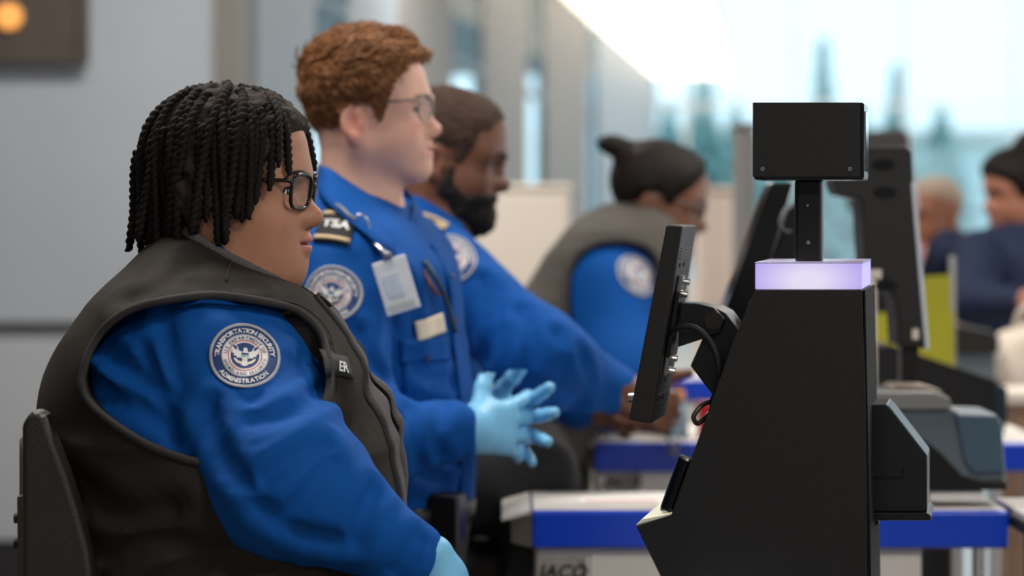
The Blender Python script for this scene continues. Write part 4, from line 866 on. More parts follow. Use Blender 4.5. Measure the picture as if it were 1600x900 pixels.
# twisted hair
HAIR1 = mat('twist_black', (21, 16, 14), .72, bump=.6, bscale=900, var=.3, vscale=60, spec=.22)
hp = poly2d([(.082, .070), (.074, .052), (.058, .030), (.040, .006), (.016, .004), (.008, -.02), (-.022, -.045), (-.05, -.075), (-.085, -.10), (-.14, -.10), (-.14, .16), (.10, .16), (.10, .085)])
cap1 = h1.sub(inter(.006, lambda P: h1.raw(P)-.009-.010*noise(P, (90, 90, 90)), lambda P: hp(P[:, [0, 2]])))
hr = sdf('hair', cap1, ax(c[0]-.13, c[0]+.12, .0034), ax(c[1]-.11, c[1]+.11, .0034), ax(c[2]-.12, c[2]+.15, .0034), mat('scalp_hair', (40, 31, 26), .9, bump=1.0, bscale=260, var=.35, vscale=120, sheen=.3), R1)
lab(hr, 'black two-strand twists hanging from a parted scalp')
rnd = np.random.default_rng(5)
def twist(az, el, endz, layer, r):
    a, e = math.radians(az), math.radians(el); d = V3(math.cos(a)*math.cos(e), math.sin(a)*math.cos(e), math.sin(e))
    p = cast(h1.raw, [V3(-.010, 0, .03)+d*.2], [-d])[0]+d*.010; P = [p]; out = V3(math.cos(a), math.sin(a), 0)
    v = d*.15+out*.55+V3(0, 0, -.25); v = v-d*max(np.dot(v, d)-.12, 0); v /= np.linalg.norm(v); sw = rnd.normal(0, .085, 3); n = 0
    while P[-1][2] > endz and n < 90:
        n += 1; v = v*.70+V3(0, 0, -1)*.36+sw*.35-out*.03; v /= np.linalg.norm(v); q = P[-1]+v*.0065
        dist = float(h1.raw(q[None].astype(np.float32))[0]); need = .0068+layer*.0062*min(1, n/9)
        if dist < need: g = grad(h1.raw, q[None])[0]; g /= np.linalg.norm(g)+1e-9; q = q+g*(need-dist)*.8
        v = (q-P[-1])/np.linalg.norm(q-P[-1]); P.append(q)
    if rnd.random() < .3: P.append(P[-1]+V3(*(rnd.normal(0, .003, 2)), -.004)+out*.002)
    L = len(P); m = L*3; Q = smooth_path(P, m); s = np.arange(m)*.0022; ph = 2*math.pi*s/.0195+rnd.random()*6; t = np.arange(10)*2*math.pi/10
    rho = .62+.46*np.abs(np.cos(t[None]-ph[:, None])); prof = np.stack([rho*np.cos(t), rho*np.sin(t)], -1)
    rad = r*np.minimum(1, (m-np.arange(m))/6.)**.5*np.linspace(1.02, .86, m); rad = np.maximum(rad, .001)
    V, F = tube([h1.w(x) for x in Q], rad, prof=prof); mesh('hair_twist', V, F, HAIR1, R1, hr, smooth=True)
def end_for(az):
    a = abs(az); return np.interp(a, [0, 34, 42, 58, 75, 100, 130, 180], [.04, .022, -.006, -.030, -.056, -.066, -.068, -.072])+rnd.normal(0, .007)
for el, azs, layer in ((84, (-150, -60, 30, 120), 1.2), (66, range(-180, 180, 26), 1.0), (46, range(-172, 180, 17), .55), (28, range(-176, 180, 15), .25), (10, range(-170, 180, 15), .0)):
    for az in azs:
        az = az+rnd.normal(0, 3); a = abs(((az+180) % 360)-180); sgn = 1 if ((az+180) % 360)-180 > 0 else -1
        if el == 10 and a < 95: continue
        if el == 28 and a < 56: continue
        if el == 46 and a < 38: continue
        if el == 66 and a < 16: continue
        twist(sgn*a, el+rnd.normal(0, 3), end_for(a)+rnd.normal(0, .010), layer, .0056+rnd.random()*.0018)
for az, el, ez in ((-24, 46, .024), (-36, 44, .004), (-44, 40, -.018), (-50, 34, -.030), (-58, 30, -.036), (26, 46, .03)): twist(az, el, ez, .1, .0060)

# her chair
CH = Root('office_chair', (sx(60), D1, 0), 'black office chair back with a metal bracket behind the person with twisted hair', 'chair')
CHM = mat('chair_vinyl', (34, 30, 28), .5, bump=.4, bscale=500, var=.1, vscale=20)
prf = [(33, 1080), (33, 668), (38, 652), (50, 643), (62, 642), (70, 650), (84, 690), (104, 742), (124, 806), (138, 860), (148, 930), (150, 1080)]
b = MB(); dd = 2.775; P = [W(x, y, dd) for x, y in prf]; b.prism([(p[0], p[2]) for p in P], dd, dd+.045)
bk = b.build('backrest', CHM, CH, bevel=.012, seg=3)
sp = smooth_path([(-.568, 2.82, 0), (-.594, 2.93, 0), (-.618, 3.05, 0), (-.60, 3.17, 0), (-.568, 3.28, 0)], 16); b = MB(); n = len(sp)
for z in (.60, 1.09, 1.115): b.V += [(x-(.0 if z < 1.1 else .0), y, z) for x, y, _ in sp]
for z in (1.115, 1.09, .60): b.V += [(x+.018, y, z) for x, y, _ in sp]
for r_ in range(5): b.F += [[r_*n+i, (r_+1)*n+i, (r_+1)*n+i+1, r_*n+i+1] for i in range(n-1)]
b.build('back_shell', CHM, CH, smooth=True)
b = MB(); b.prism([(p[0], p[2]) for p in P], 3.28, 3.325); b.build('backrest', CHM, CH, bevel=.012, seg=3)
q = MB(); P = [W(x, y, 2.80) for x, y in ((22, 778), (34, 776), (34, 990), (24, 990))]; q.prism([(p[0], p[2]) for p in P], 2.815, 2.85); q.build('bracket', mat('bracket_bronze', (92, 78, 66), .4, metal=.7), CH, bevel=.002)
for y in (815, 855): p = W(25, y, 2.80); MB().cyl((p[0]-.008, 2.83, p[2]), (p[0]+.002, 2.83, p[2]), .006, 10).build('bolt', M_rubber, CH)
MB().box((sx(330), D1, .63), (.50, .50, .08)).build('seat', CHM, CH, bevel=.03, seg=3)
MB().cyl((sx(330), D1, .08), (sx(330), D1, .60), .03, 16).build('gas_column', M_steel, CH)
for i in range(5):
    a = i*2*math.pi/5; e = V3(sx(330)+.3*math.cos(a), D1+.3*math.sin(a), .07); q = MB(); Vt, Ft = tube([V3(sx(330), D1, .10), e], [.025, .016], 8); mesh('leg', Vt, Ft, M_rubber, CH, smooth=True); MB().cyl(e+V3(0, -.012, -.04), e+V3(0, .012, -.04), .03, 14).build('castor', M_rubber, CH)
q = MB().box((sx(100)-.0, D1, .62), (.06, .06, .05)); q = MB(); Vt, Ft = tube(smooth_path([(sx(330), D1, .585), (sx(60), D1, .575), (sx(18), D1, .62), (sx(14), D1, .70)], 16), .018, 8); mesh('back_arm', Vt, Ft, M_rubber, CH, smooth=True)

# ------------------------------------------------------------------ officer with red-brown hair and glasses
D2 = 3.9; Y2 = math.radians(-18)
R2 = Root('person', (W(595, 0, D2)[0], D2, 0), 'person with short red-brown hair, thin-rimmed glasses and pale blue gloves, hands clasped', 'person')
h2 = Head(W(580, 178, D2), head_axes(8, -3), .97, nose=.92, lips=.95, jaw=1.0, cheek=1.02)
z2 = lambda p: H-(p-HZ)/FPX*D2
c2 = (W(592, 0, D2)[0], D2)
rows2 = [(266, -.088, -.040, .045), (292, -.096, -.005, .070), (320, -.108, .036, .118), (350, -.118, .072, .165), (400, -.128, .108, .195), (480, -.135, .122, .200), (560, -.13, .130, .192), (650, -.12, .143, .185), (720, -.115, .146, .18), (780, -.115, .142, .175), (860, -.125, .13, .18), (960, -.12, .11, .17)]
tor2 = loft([(z2(p), a, b, w) for p, a, b, w in rows2], 2.25, c2, Y2)
S2, E2, W2 = W(524, 420, 3.755), W(560, 695, 3.66), W(715, 674, 3.70)
S2b, E2b, W2b = W(635, 415, 4.06), W(690, 670, 4.06), W(765, 668, 3.96)
sleeve2 = su(.06, cone(S2, E2, .074, .060), cone(E2, W2, .060, .044))
sleeve2 = folds(sleeve2, .006, (20, 20, 9)); sleeve2 = creases(sleeve2, on_skin(sleeve2, 3.4, [(640, 640), (650, 680), (655, 725)], [(690, 636), (680, 680), (690, 712)], [(622, 650), (600, 690), (590, 720)], [(560, 520), (575, 560), (600, 590)]), .006, .012); sleeve2 = inter(.004, sleeve2, half((1, .0, 0), W(744, 0, 3.7)[0]))
sleeve2b = su(.05, cone(S2b, E2b, .066, .054), cone(E2b, W2b, .056, .043))
ftor2 = folds(tor2, .009, (7, 7, 15)); ftor2 = creases(ftor2, on_skin(ftor2, 3.4, [(640, 560), (660, 600), (700, 610)], [(610, 600), (650, 640), (690, 650)], [(660, 700), (690, 730), (720, 735)], [(640, 735), (660, 750), (690, 765)], [(625, 430), (640, 480), (645, 530)]), .006, .012); shirt2 = inter(.004, su(.012, ftor2, sleeve2, sleeve2b), half((0, 0, -1), -(z2(782))))
neck2 = cone(h2.w((-.03, 0, -.05)), W(566, 330, D2+.01), .056, .070)
leg2 = [su(.04, cone((c2[0]-.02, D2+s*.10, .80), (c2[0]+.0, D2+s*.11, .46), .098, .07), cone((c2[0]+.0, D2+s*.11, .46), (c2[0]-.03, D2+s*.12, .09), .07, .052)) for s in (-1, 1)]
body2 = su(.03, h2.F, neck2, off(tor2, -.03), su(.04, cone(S2, E2, .05, .04), cone(E2, W2, .04, .026)), su(.04, cone(S2b, E2b, .05, .04), cone(E2b, W2b, .04, .026)), *[off(l, -.02) for l in leg2])
c = h2.c; SKIN2 = mat('skin_fair', (214, 164, 144), .5, var=.05, vscale=50, attr='Col')
sdf('body', body2, ax(c2[0]-.24, c2[0]+.24, .022, (c[0]-.125, c[0]+.135, .0034)), ax(3.6, 4.24, .022, (c[1]-.1, c[1]+.1, .0034)), ax(0, c[2]+.15, .022, (c[2]-.15, c[2]+.14, .0034)), SKIN2, R2, colf=lip_color(h2, (234, 184, 164), (204, 122, 116), (228, 148, 130)))
eyes(h2, R2, (88, 104, 110)); brows(h2, R2, mat('brow_ginger', (128, 84, 56), .9))
glasses(h2, R2, mat('frame_pewter', (150, 142, 134), .3, metal=.8), half=(.0262, .0225), thick=.0015, zc=.003, xc=.103, power=2.6)
sdf('shirt', shirt2, ax(c2[0]-.25, W(752, 0, 3.97)[0]+.03, .006), ax(3.55, 4.24, .007, (3.55, 3.86, .006)), ax(z2(800), z2(280), .006), SHIRT, R2)
belt = inter(.003, off(tor2, .007), half((0, 0, -1), -z2(812)), half((0, 0, 1), z2(778)))
sdf('belt', belt, ax(c2[0]-.2, c2[0]+.2, .008), ax(3.65, 4.15, .008), ax(z2(820), z2(770), .006), M_black2, R2)
q = MB(); p = W(690, 812, 3.78); q.box(p, (.07, .05, .085), np.array([[math.cos(.3), math.sin(.3), 0], [-math.sin(.3), math.cos(.3), 0], [0, 0, 1]])); q.build('belt_pouch', M_black2, R2, bevel=.008, seg=3)
tr2 = su(.03, inter(.01, off(tor2, .002), half((0, 0, 1), z2(784))), *leg2)
sdf('trousers', tr2, ax(c2[0]-.22, c2[0]+.22, .014), ax(3.65, 4.2, .014), ax(.05, z2(770), .014), TROUSER, R2)
for s in (-1, 1): shoe(R2, (c2[0]-.03, D2+s*.12), (1, -.3, 0))
# hair: thick cap plus combed tufts
TAPER = lambda hp, P, w: np.clip(-hp(P[:, [0, 2]])/w, 0, 1)
hp2 = poly2d([(.072, .074), (.066, .055), (.050, .045), (.044, .02), (.030, -.012), (.020, -.012), (.016, .012), (-.004, .018), (-.030, .012), (-.040, -.02), (-.052, -.06), (-.075, -.085), (-.14, -.085), (-.14, .18), (.112, .18), (.108, .092)])
def hair_th(P): return .004+.016*np.clip((P[:, 2]-.02)/.07, 0, 1)-.001*np.clip((P[:, 0]-.03)/.05, 0, 1)*np.clip((P[:, 2]-.06)/.03, 0, 1)
hair2f = lambda P: h2.raw(P)-hair_th(P)-.008*noise(P, (24, 40, 34))*np.clip((P[:, 2]+.02)/.06, .15, 1)-.004*noise(P, (60, 110, 90))
hair2f = inter(.010, hair2f, lambda P: hp2(P[:, [0, 2]])); cap2 = h2.sub(hair2f)
HAIR2 = mat('hair_ginger', (140, 92, 52), .6, bump=.8, bscale=160, var=.35, vscale=40, stretch=(1, 3, 2), sheen=.2)
hr2 = sdf('hair', cap2, ax(c[0]-.15, c[0]+.14, .004), ax(c[1]-.125, c[1]+.125, .004), ax(c[2]-.12, c[2]+.17, .004), HAIR2, R2)
lab(hr2, 'short red-brown hair combed forward with a lifted fringe')
def tufts(hd, f, n, seed, m, root, parent, length, comb, r=.0011, zmin=-.05):
    rnd = np.random.default_rng(seed); d = rnd.normal(0, 1, (n*2, 3)); d /= np.linalg.norm(d, axis=1, keepdims=True); d = d[d[:, 2] > -.75]
    P = cast(f, V3(-.01, 0, .03)+d*.25, -d, far=.3); ok = (np.abs(chunked(f, P)) < .002) & (P[:, 2] > zmin); P = P[ok][:n]; G = grad(f, P); G /= np.linalg.norm(G, axis=1, keepdims=True)+1e-9
    V = []; F = []; nn = 0
    for p, g in zip(P, G):
        t = comb(p)+rnd.normal(0, .35, 3); t = t-g*np.dot(t, g); t /= np.linalg.norm(t)+1e-9; L = length(p)*(.6+.8*rnd.random()); pts = [p-g*.002, p+g*L*.22+t*L*.4, p+g*L*.22+t*L*.8, p+g*L*.10+t*L*1.15]
        Vt, Ft = tube([hd.w(x) for x in pts], [r, r*1.1, r*.8, r*.2], 3); V.append(Vt); F += [[i+nn for i in q] for q in Ft]; nn += len(Vt)
    o = mesh('hair_strands', np.concatenate(V), F, m, root, parent, smooth=True); o['kind'] = 'stuff'
tufts(h2, hair2f, 5200, 3, HAIR2, R2, hr2, lambda p: (.010+.016*np.clip((p[2]-.03)/.06, 0, 1))*(1-.6*np.clip((p[0]-.04)/.05, 0, 1)), lambda p: V3(.7, .0, .25*(p[2] > .07))+V3(0, 0, -1.2)*(p[2] < .06))
# collar, placket, pocket, epaulette
def on_px(f, pts, lift, y0=3.4): P = np.array([W(x, y, 3.85) for x, y in pts]); P[:, 1] = y0; return cast(f, P, (0, 1, 0), far=1.0)+np.asarray(lift)
nk2 = su(.02, off(neck2, .004), off(h2.F, -.02))
A_ = on_px(nk2, [(512, 262), (540, 282), (575, 304), (608, 326)], (0, -.008, 0)); A_ = np.r_[[W(500, 256, 3.93)], A_, [W(636, 346, 3.85)]]
B_ = on_px(shirt2, [(505, 310), (545, 342), (585, 372), (612, 396)], (0, -.014, .003)); B_ = np.r_[[W(494, 284, 3.93)], B_, [W(636, 402, 3.795)]]
strip('collar', A_, B_, SHIRT, R2, th=.005)
strip('collar', [W(634, 346, 3.853), W(646, 330, 3.89), W(640, 305, 3.97), W(600, 275, 4.0), W(502, 256, 3.95)], [W(656, 392, 3.835), W(662, 360, 3.90), W(656, 330, 4.02), W(620, 300, 4.06), W(496, 282, 3.98)], SHIRT, R2, th=.005)
fd = V3(math.cos(Y2), math.sin(Y2), 0); lf = V3(-math.sin(Y2), math.cos(Y2), 0)
def on_front(py, side, lift=0): z = z2(py); P = np.array([V3(c2[0], c2[1], z)+fd*.3-lf*side]); return cast(ftor2, P, -fd, far=.5)[0]+fd*lift
strip('placket', [on_front(p, -.016, .003) for p in (380, 440, 520, 620, 700, 776)], [on_front(p, .018, .003) for p in (380, 440, 520, 620, 700, 776)], SHIRT, R2, n=40, th=.004)
for p in (430, 500, 570, 640, 710): q = on_front(p, .001, .006); MB().cyl(q, q+fd*.002, .005, 12).build('button', mat('button_blue', (10, 40, 100), .4), R2)
nn = -lf*.72+fd*.70
rt = np.cross(V3(0, 0, 1), nn); rt /= np.linalg.norm(rt)
V, F = grid2d(.100, .105); pk = sew('pocket', V, F, ftor2, on_front(590, .095), rt, (0, 0, 1), .004, SHIRT, R2, thick=.004)
V, F = grid2d(.104, .036); sew('pocket_flap', V, F, ftor2, on_front(540, .095), rt, (0, 0, 1), .007, SHIRT, R2, thick=.004)
q = cast(ftor2, [on_front(552, .095)+nn*.05], [-nn])[0]; MB().cyl(q+nn*.004, q+nn*.010, .005, 12).build('button', MATS['button_blue'], R2)
V, F = grid2d(.064, .030); V = V @ np.array([[math.cos(.18), math.sin(.18)], [-math.sin(.18), math.cos(.18)]]); sew('name_tag', V, F, ftor2, W(668, 510, 3.80), rt, (0, 0, 1), .010, mat('tag_gold', (236, 222, 196), .35), R2, thick=.003)
patch(shirt2, W(528, 467, 3.70), (.93, -.22, -.12), (.0, .25, 1), .0445, R2)
ER = V3(.98, -.05, -.16); EU = V3(.10, .40, .90); en = np.cross(ER, EU); en /= np.linalg.norm(en); ec = W(526, 356, 3.74)
V, F = grid2d(.056, .078); ep = sew('epaulette', V, F, shirt2, ec, ER, EU, .005, mat('epaulette_black', (24, 24, 27), .8), R2, thick=.006); lab(ep, 'black epaulette with white letters TSA and two tan bars')
for y in (-.031, .029): V, F = grid2d(.056, .007, 8, 1); sew('bar', V+np.array([0, y]), F, shirt2, ec, ER, EU, .0075, mat('bar_tan', (206, 182, 146), .7), R2, ep, thick=.002)
V, F = glyphs('TSA', .026, .03); V = V-V.mean(0); V = V*np.array([.95, 1]); sew('lettering', V+np.array([.0, 0]), F, shirt2, ec, ER, EU, .0070, mat('thread_white', (220, 220, 220)), R2, ep)
# hanging badge with clip and cord
bd = Root('id_badge', W(618, 447, 3.715), 'white identity card hanging from a metal clip on the red-haired person', 'badge')
A = math.radians(17); bu = V3(-math.sin(A), .05, math.cos(A)); br = V3(math.cos(A), -.12, math.sin(A)); br = br-bu*np.dot(br, bu)/np.dot(bu, bu); br /= np.linalg.norm(br); bu /= np.linalg.norm(bu); bq = np.cross(br, bu); RB2 = np.c_[br, bq, bu]; bc = W(619, 446, 3.70)
cd_ = MB().box(bc, (.054, .003, .084), RB2).build('card', mat('card_white', (240, 246, 252), .3, var=.04, vscale=40), bd, bevel=.0012)
MB().box(bc+bq*.0022+bu*.002-br*.004, (.026, .001, .034), RB2).build('photo_print', mat('card_print', (216, 230, 244), .5, var=.1, vscale=60), bd, cd_)
MB().box(bc+bq*.0022-bu*.030, (.042, .001, .008), RB2).build('print_band', mat('card_print2', (206, 216, 206), .5), bd, cd_)
e = bc+bu*.046; MB().box(e, (.014, .006, .012), RB2).build('clip', M_steel, bd, bevel=.001)
pth = smooth_path([e, e+bu*.012-br*.006, W(578, 372, 3.73), W(571, 360, 3.735)], 14); V, F = tube(pth, .0045, 8); mesh('swivel', V, F, M_steel, bd, smooth=True)
t = np.arange(24)*2*math.pi/24; k0 = W(564, 352, 3.738); V, F = tube(k0+np.outer(np.cos(t)*.012, br)+np.outer(np.sin(t)*.017, bu), .0016, 8, closed=True); mesh('ring', V, F, M_steel, bd, smooth=True)
V, F = tube(smooth_path([W(516, 318, 3.79), W(530, 322, 3.755), W(545, 336, 3.735), W(556, 344, 3.735)], 16), .0028, 8); mesh('cord', V, F, mat('cord_grey', (130, 134, 140), .4), bd, smooth=True)
V, F = tube(smooth_path([W(664, 408, 3.79), W(678, 430, 3.78), W(690, 452, 3.785), W(700, 478, 3.79), W(712, 520, 3.795)], 20), .0038, 8); mesh('earpiece_cord', V, F, mat('cord_teal', (20, 52, 74), .5), R2, smooth=True)
V, F = tube(smooth_path([W(660, 420, 3.785), W(674, 446, 3.78), W(686, 462, 3.785)], 12), .0034, 8); mesh('pen', V, F, mat('pen_brown', (120, 74, 54), .4), R2, smooth=True)
# cuffs and gloved hands, fingers interlaced
gA = hand_parts(W(738, 672, 3.705), (.62, .78, -.02), (-.12, 0, 1), curl=((4, 12, 10), (5, 12, 10), (6, 14, 10), (8, 16, 10)), spread=(13, 3, -8, -20), side=1, size=.98, thumb_out=62, thumb_curl=6, rs=1.18)
gB = hand_parts(W(756, 660, 3.93), (.66, -.74, .02), (.10, 0, 1), curl=((2, 6, 5), (3, 8, 6), (4, 8, 6), (6, 10, 8)), spread=(22, 8, -8, -24), side=-1, size=.98, thumb_out=44, thumb_curl=10, rs=1.18)
for g in (gA, gB): sdf('glove', g, ax(W(720, 0, 3.7)[0]-.03, W(880, 0, 3.75)[0]+.03, .0030), ax(3.58, 4.02, .0030), ax(z2(760), z2(575), .0030), GLOVE, R2)

# ------------------------------------------------------------------ bearded officer reaching forward
D3 = 4.46
R3 = Root('person', (W(680, 0, D3)[0], D3, 0), 'person with short dark hair and black beard, blue sleeve reaching forward', 'person')
h3 = Head(W(702, 243, D3), head_axes(2, 12), 1.02, nose=1.08, lips=1.1, jaw=1.03, cheek=1.0)
z3 = lambda p: H-(p-HZ)/FPX*D3; x3 = lambda p: (p-800)/FPX*D3
rows3 = [(300, 612, 655, .05), (325, 600, 690, .09), (350, 586, 722, .14), (378, 570, 745, .18), (430, 555, 760, .205), (520, 548, 765, .205), (620, 555, 768, .20), (700, 565, 765, .195), (780, 575, 755, .19), (840, 590, 745, .17)]
tor3 = loft([(z3(p), x3(a), x3(b), w) for p, a, b, w in rows3], 2.25, (0, D3))
S3, E3, W3 = W(690, 425, 4.29), W(842, 562, 4.23), W(954, 608, 4.32)
S3b, E3b, W3b = W(700, 420, 4.65), W(830, 580, 4.72), W(900, 635, 4.70)
sl3 = folds(su(.07, cone(S3, E3, .080, .070), cone(E3, W3, .070, .047)), .009, (14, 9, 14)); sl3 = creases(sl3, on_skin(sl3, 3.9, [(760, 440), (775, 500), (760, 560)], [(815, 490), (830, 550), (810, 610)], [(870, 525), (880, 580), (860, 630)], [(910, 555), (925, 600), (905, 640)], [(790, 620), (840, 600), (900, 620)]), .009, .014); sl3b = su(.06, cone(S3b, E3b, .076, .062), cone(E3b, W3b, .062, .045))
sh3 = inter(.004, su(.03, folds(tor3, .006, (7, 7, 15)), sl3, sl3b), half((0, 0, -1), -z3(800)))
leg3 = [su(.04, cone((x3(680), D3+s*.12, z3(735)), (x3(830), D3+s*.11, z3(735)), .112, .078), cone((x3(830), D3+s*.11, z3(735)), (x3(825), D3+s*.11, .10), .075, .052)) for s in (-1, 1)]
hdir = V3(.86, .05, -.35)
g3 = hand_parts(W3+V3(.030, .0, -.008), hdir, (0, .3, 1), curl=((65, 75, 45),)*4, side=1, size=.92); g3b = hand_parts(W3b+V3(.03, 0, 0), (.9, -.2, -.2), (0, -.3, 1), curl=((65, 75, 45),)*4, side=-1, size=.92)
body3 = su(.02, h3.F, cone(h3.w((-.03, 0, -.05)), W(680, 350, D3), .060, .075), off(tor3, -.03), su(.04, cone(S3, E3, .05, .045), cone(E3, W3+V3(.03, 0, -.008), .045, .026)), su(.04, cone(S3b, E3b, .05, .045), cone(E3b, W3b+V3(.04, 0, 0), .045, .026)), g3, g3b, *[off(l, -.02) for l in leg3])
c = h3.c; sdf('body', body3, ax(-.36, .40, .016, (c[0]-.12, c[0]+.13, .004), (W3[0], W3[0]+.26, .005)), ax(4.1, 4.95, .016, (c[1]-.09, c[1]+.09, .005), (W3[1]-.06, W3[1]+.08, .005)), ax(0, c[2]+.15, .016, (c[2]-.15, c[2]+.14, .004), (W3[2]-.16, W3[2]+.06, .005)), mat('skin_deep', (104, 66, 48), .45, var=.06, vscale=40, attr='Col'), R3, colf=lip_color(h3, (112, 72, 52), (112, 66, 60), (120, 74, 52)))
eyes(h3, R3, (40, 26, 20)); brows(h3, R3, MATS['brow_black'])
sdf('shirt', sh3, ax(-.36, W3[0]+.06, .0085), ax(4.1, 4.9, .0095), ax(z3(810), z3(305), .0085), SHIRT, R3)
sdf('trousers', su(.03, inter(.01, off(tor3, .002), half((0, 0, 1), z3(795))), *leg3), ax(-.36, .26, .016), ax(4.15, 4.8, .016), ax(.06, z3(640), .016), TROUSER, R3)
for s in (-1, 1): shoe(R3, (x3(825), D3+s*.11), (1, 0, 0))
hp3 = poly2d([(.080, .078), (.070, .058), (.052, .050), (.046, .020), (.030, -.014), (.012, -.014), (.006, .010), (-.030, .014), (-.042, -.03), (-.06, -.075), (-.14, -.09), (-.14, .18), (.12, .18), (.12, .09)])
sdf('hair', h3.sub(inter(.006, lambda P: h3.raw(P)-.0005-(.0042+.004*noise(P, (120, 120, 120)))*TAPER(hp3, P, .022), lambda P: hp3(P[:, [0, 2]]))), ax(c[0]-.13, c[0]+.12, .0045), ax(c[1]-.1, c[1]+.1, .0045), ax(c[2]-.11, c[2]+.14, .0045), mat('hair_dark_brown', (62, 43, 33), .9, bump=1, bscale=300, var=.3, vscale=100), R3)
bp3 = poly2d([(.022, -.012), (.024, -.045), (.050, -.066), (.076, -.054), (.12, -.047), (.12, -.15), (.02, -.15), (-.012, -.075), (.008, -.015)])
brd = inter(.006, lambda P: h3.raw(P)-.0003-(.004+.009*np.clip((-.08-P[:, 2])/.025, 0, 1)+.005*noise(P, (140, 140, 140)))*TAPER(bp3, P, .014), lambda P: bp3(P[:, [0, 2]])); brd = ss(.004, brd, ell((.095, 0, -.0675), (.03, .020, .0100)))
sdf('beard', h3.sub(brd), ax(c[0]-.05, c[0]+.14, .004), ax(c[1]-.1, c[1]+.1, .004), ax(c[2]-.18, c[2]+.02, .004), mat('beard_black', (20, 16, 14), .9, bump=1, bscale=300, var=.3, vscale=100), R3)
strip('collar', [W(618, 292, 4.52), W(640, 300, 4.42), W(680, 322, 4.385), W(726, 352, 4.40)], [W(612, 320, 4.52), W(640, 335, 4.36), W(690, 366, 4.325), W(722, 388, 4.35)], SHIRT, R3)
patch(sh3, W(703, 404, 4.22), (.92, -.05, -.36), (.30, .30, 1), .047, R3)
ec3 = W(676, 346, 4.3); ER3 = V3(.85, 0, -.5); EU3 = V3(.25, .75, .6); V, F = grid2d(.055, .07)
ep = sew('epaulette', V, F, sh3, ec3, ER3, EU3, .005, MATS['epaulette_black'], R3, thick=.006)
for y in (-.03, -.016, .0, .03): V, F = grid2d(.055, .009, 8, 1); sew('bar', V+np.array([0, y]), F, sh3, ec3, ER3, EU3, .0075, MATS['bar_tan'], R3, ep, thick=.002)
st = Root('stool', (x3(690), D3, 0), 'black padded stool under the bearded person', 'stool')
zs = z3(735)-.112; Vt, Ft = tube([(x3(680), D3, z) for z in (zs-.075, zs-.065, zs-.02, zs-.008)], [.18, .20, .20, .17], 28); mesh('seat', Vt, Ft, CHM, st, smooth=True)
MB().cyl((x3(680), D3, .03), (x3(680), D3, zs-.07), .028, 16).build('column', M_steel, st); Vt, Ft = tube([(x3(680), D3, z) for z in (.0, .012, .03)], [.22, .22, .05], 28); mesh('base', Vt, Ft, M_black2, st, smooth=True)
t = np.arange(28)*2*math.pi/28; Vt, Ft = tube(np.c_[x3(680)+.17*np.cos(t), D3+.17*np.sin(t), np.full(28, .3)], .01, 8, closed=True); mesh('foot_ring', Vt, Ft, M_steel, st, smooth=True)

# ------------------------------------------------------------------ officer with a hair bun and grey vest, leaning over
D4 = 5.3
R4 = Root('person', (W(940, 0, D4)[0], D4, 0), 'person with dark hair bun and grey-brown vest over blue sleeves, leaning forward', 'person')
h4 = Head(W(1030, 312, D4), head_axes(4, 16), 1.0, jaw=1.04, cheek=1.08, chinfat=.8, lips=1.1)
z4 = lambda p: H-(p-HZ)/FPX*D4; x4 = lambda p: (p-800)/FPX*D4
rows4 = [(318, 940, 1040, .07), (345, 898, 1062, .14), (380, 868, 1070, .20), (430, 832, 1072, .235), (480, 806, 1068, .25), (540, 788, 1045, .255), (620, 770, 975, .25), (700, 760, 918, .23), (780, 762, 908, .21)]
tor4 = loft([(z4(p), x4(a), x4(b), w) for p, a, b, w in rows4], 2.3, (0, D4))
S4, E4, W4 = W(955, 455, 5.15), W(965, 585, 5.07), W(962, 640, 5.10)
S4b, E4b, W4b = W(960, 450, 5.5), W(960, 600, 5.56), W(965, 650, 5.40)
sh4 = su(.03, off(tor4, -.022), su(.07, cone(S4, E4, .096, .076), cone(E4, W4, .076, .05)), su(.07, cone(S4b, E4b, .09, .072), cone(E4b, W4b, .072, .05)))
ah4 = [(W(x, y, 5.08)[0], W(x, y, 5.08)[2]) for x, y in ((884, 470), (888, 430), (906, 398), (940, 380), (985, 378), (1022, 396), (1036, 450), (1032, 530), (1000, 590), (950, 600), (905, 565), (888, 520))]; a4 = smooth_path(ah4+[ah4[0]], 60)[:-1]; p4 = poly2d(a4[::2])
vest4 = ss(.006, folds(tor4, .008, (6, 5, 14)), lambda P: np.maximum(p4(P[:, [0, 2]]), .10-np.abs(P[:, 1]-D4)))
leg4 = [su(.05, cone((x4(840), D4+s*.10, .80), (x4(845), D4+s*.11, .45), .095, .07), cone((x4(845), D4+s*.11, .45), (x4(830), D4+s*.12, .10), .07, .05)) for s in (-1, 1)]
g4 = hand_parts(W4+V3(.04, 0, -.0), (.9, .1, -.1), (0, .3, 1), side=1, curl=((60, 70, 40),)*4, size=.9); g4b = hand_parts(W4b+V3(.04, 0, 0), (.9, -.1, -.1), (0, -.3, 1), side=-1, curl=((60, 70, 40),)*4, size=.9)
body4 = su(.02, h4.F, cone(h4.w((-.03, 0, -.05)), W(980, 380, D4), .062, .08), off(tor4, -.05), su(.04, cone(S4, E4, .06, .05), cone(E4, W4+V3(.05, 0, 0), .05, .026)), su(.04, cone(S4b, E4b, .06, .05), cone(E4b, W4b+V3(.05, 0, 0), .05, .026)), g4, g4b, *[off(l, -.02) for l in leg4])
c = h4.c; sdf('body', body4, ax(-.06, .72, .02, (c[0]-.12, c[0]+.13, .0055), (W4[0], W4[0]+.25, .007)), ax(4.95, 5.75, .02, (c[1]-.09, c[1]+.09, .006)), ax(0, c[2]+.15, .02, (c[2]-.15, c[2]+.14, .0055), (W4[2]-.1, W4[2]+.08, .007)), MATS['skin_deep'], R4, colf=lip_color(h4, (118, 76, 56), (110, 66, 60), (124, 78, 56)))
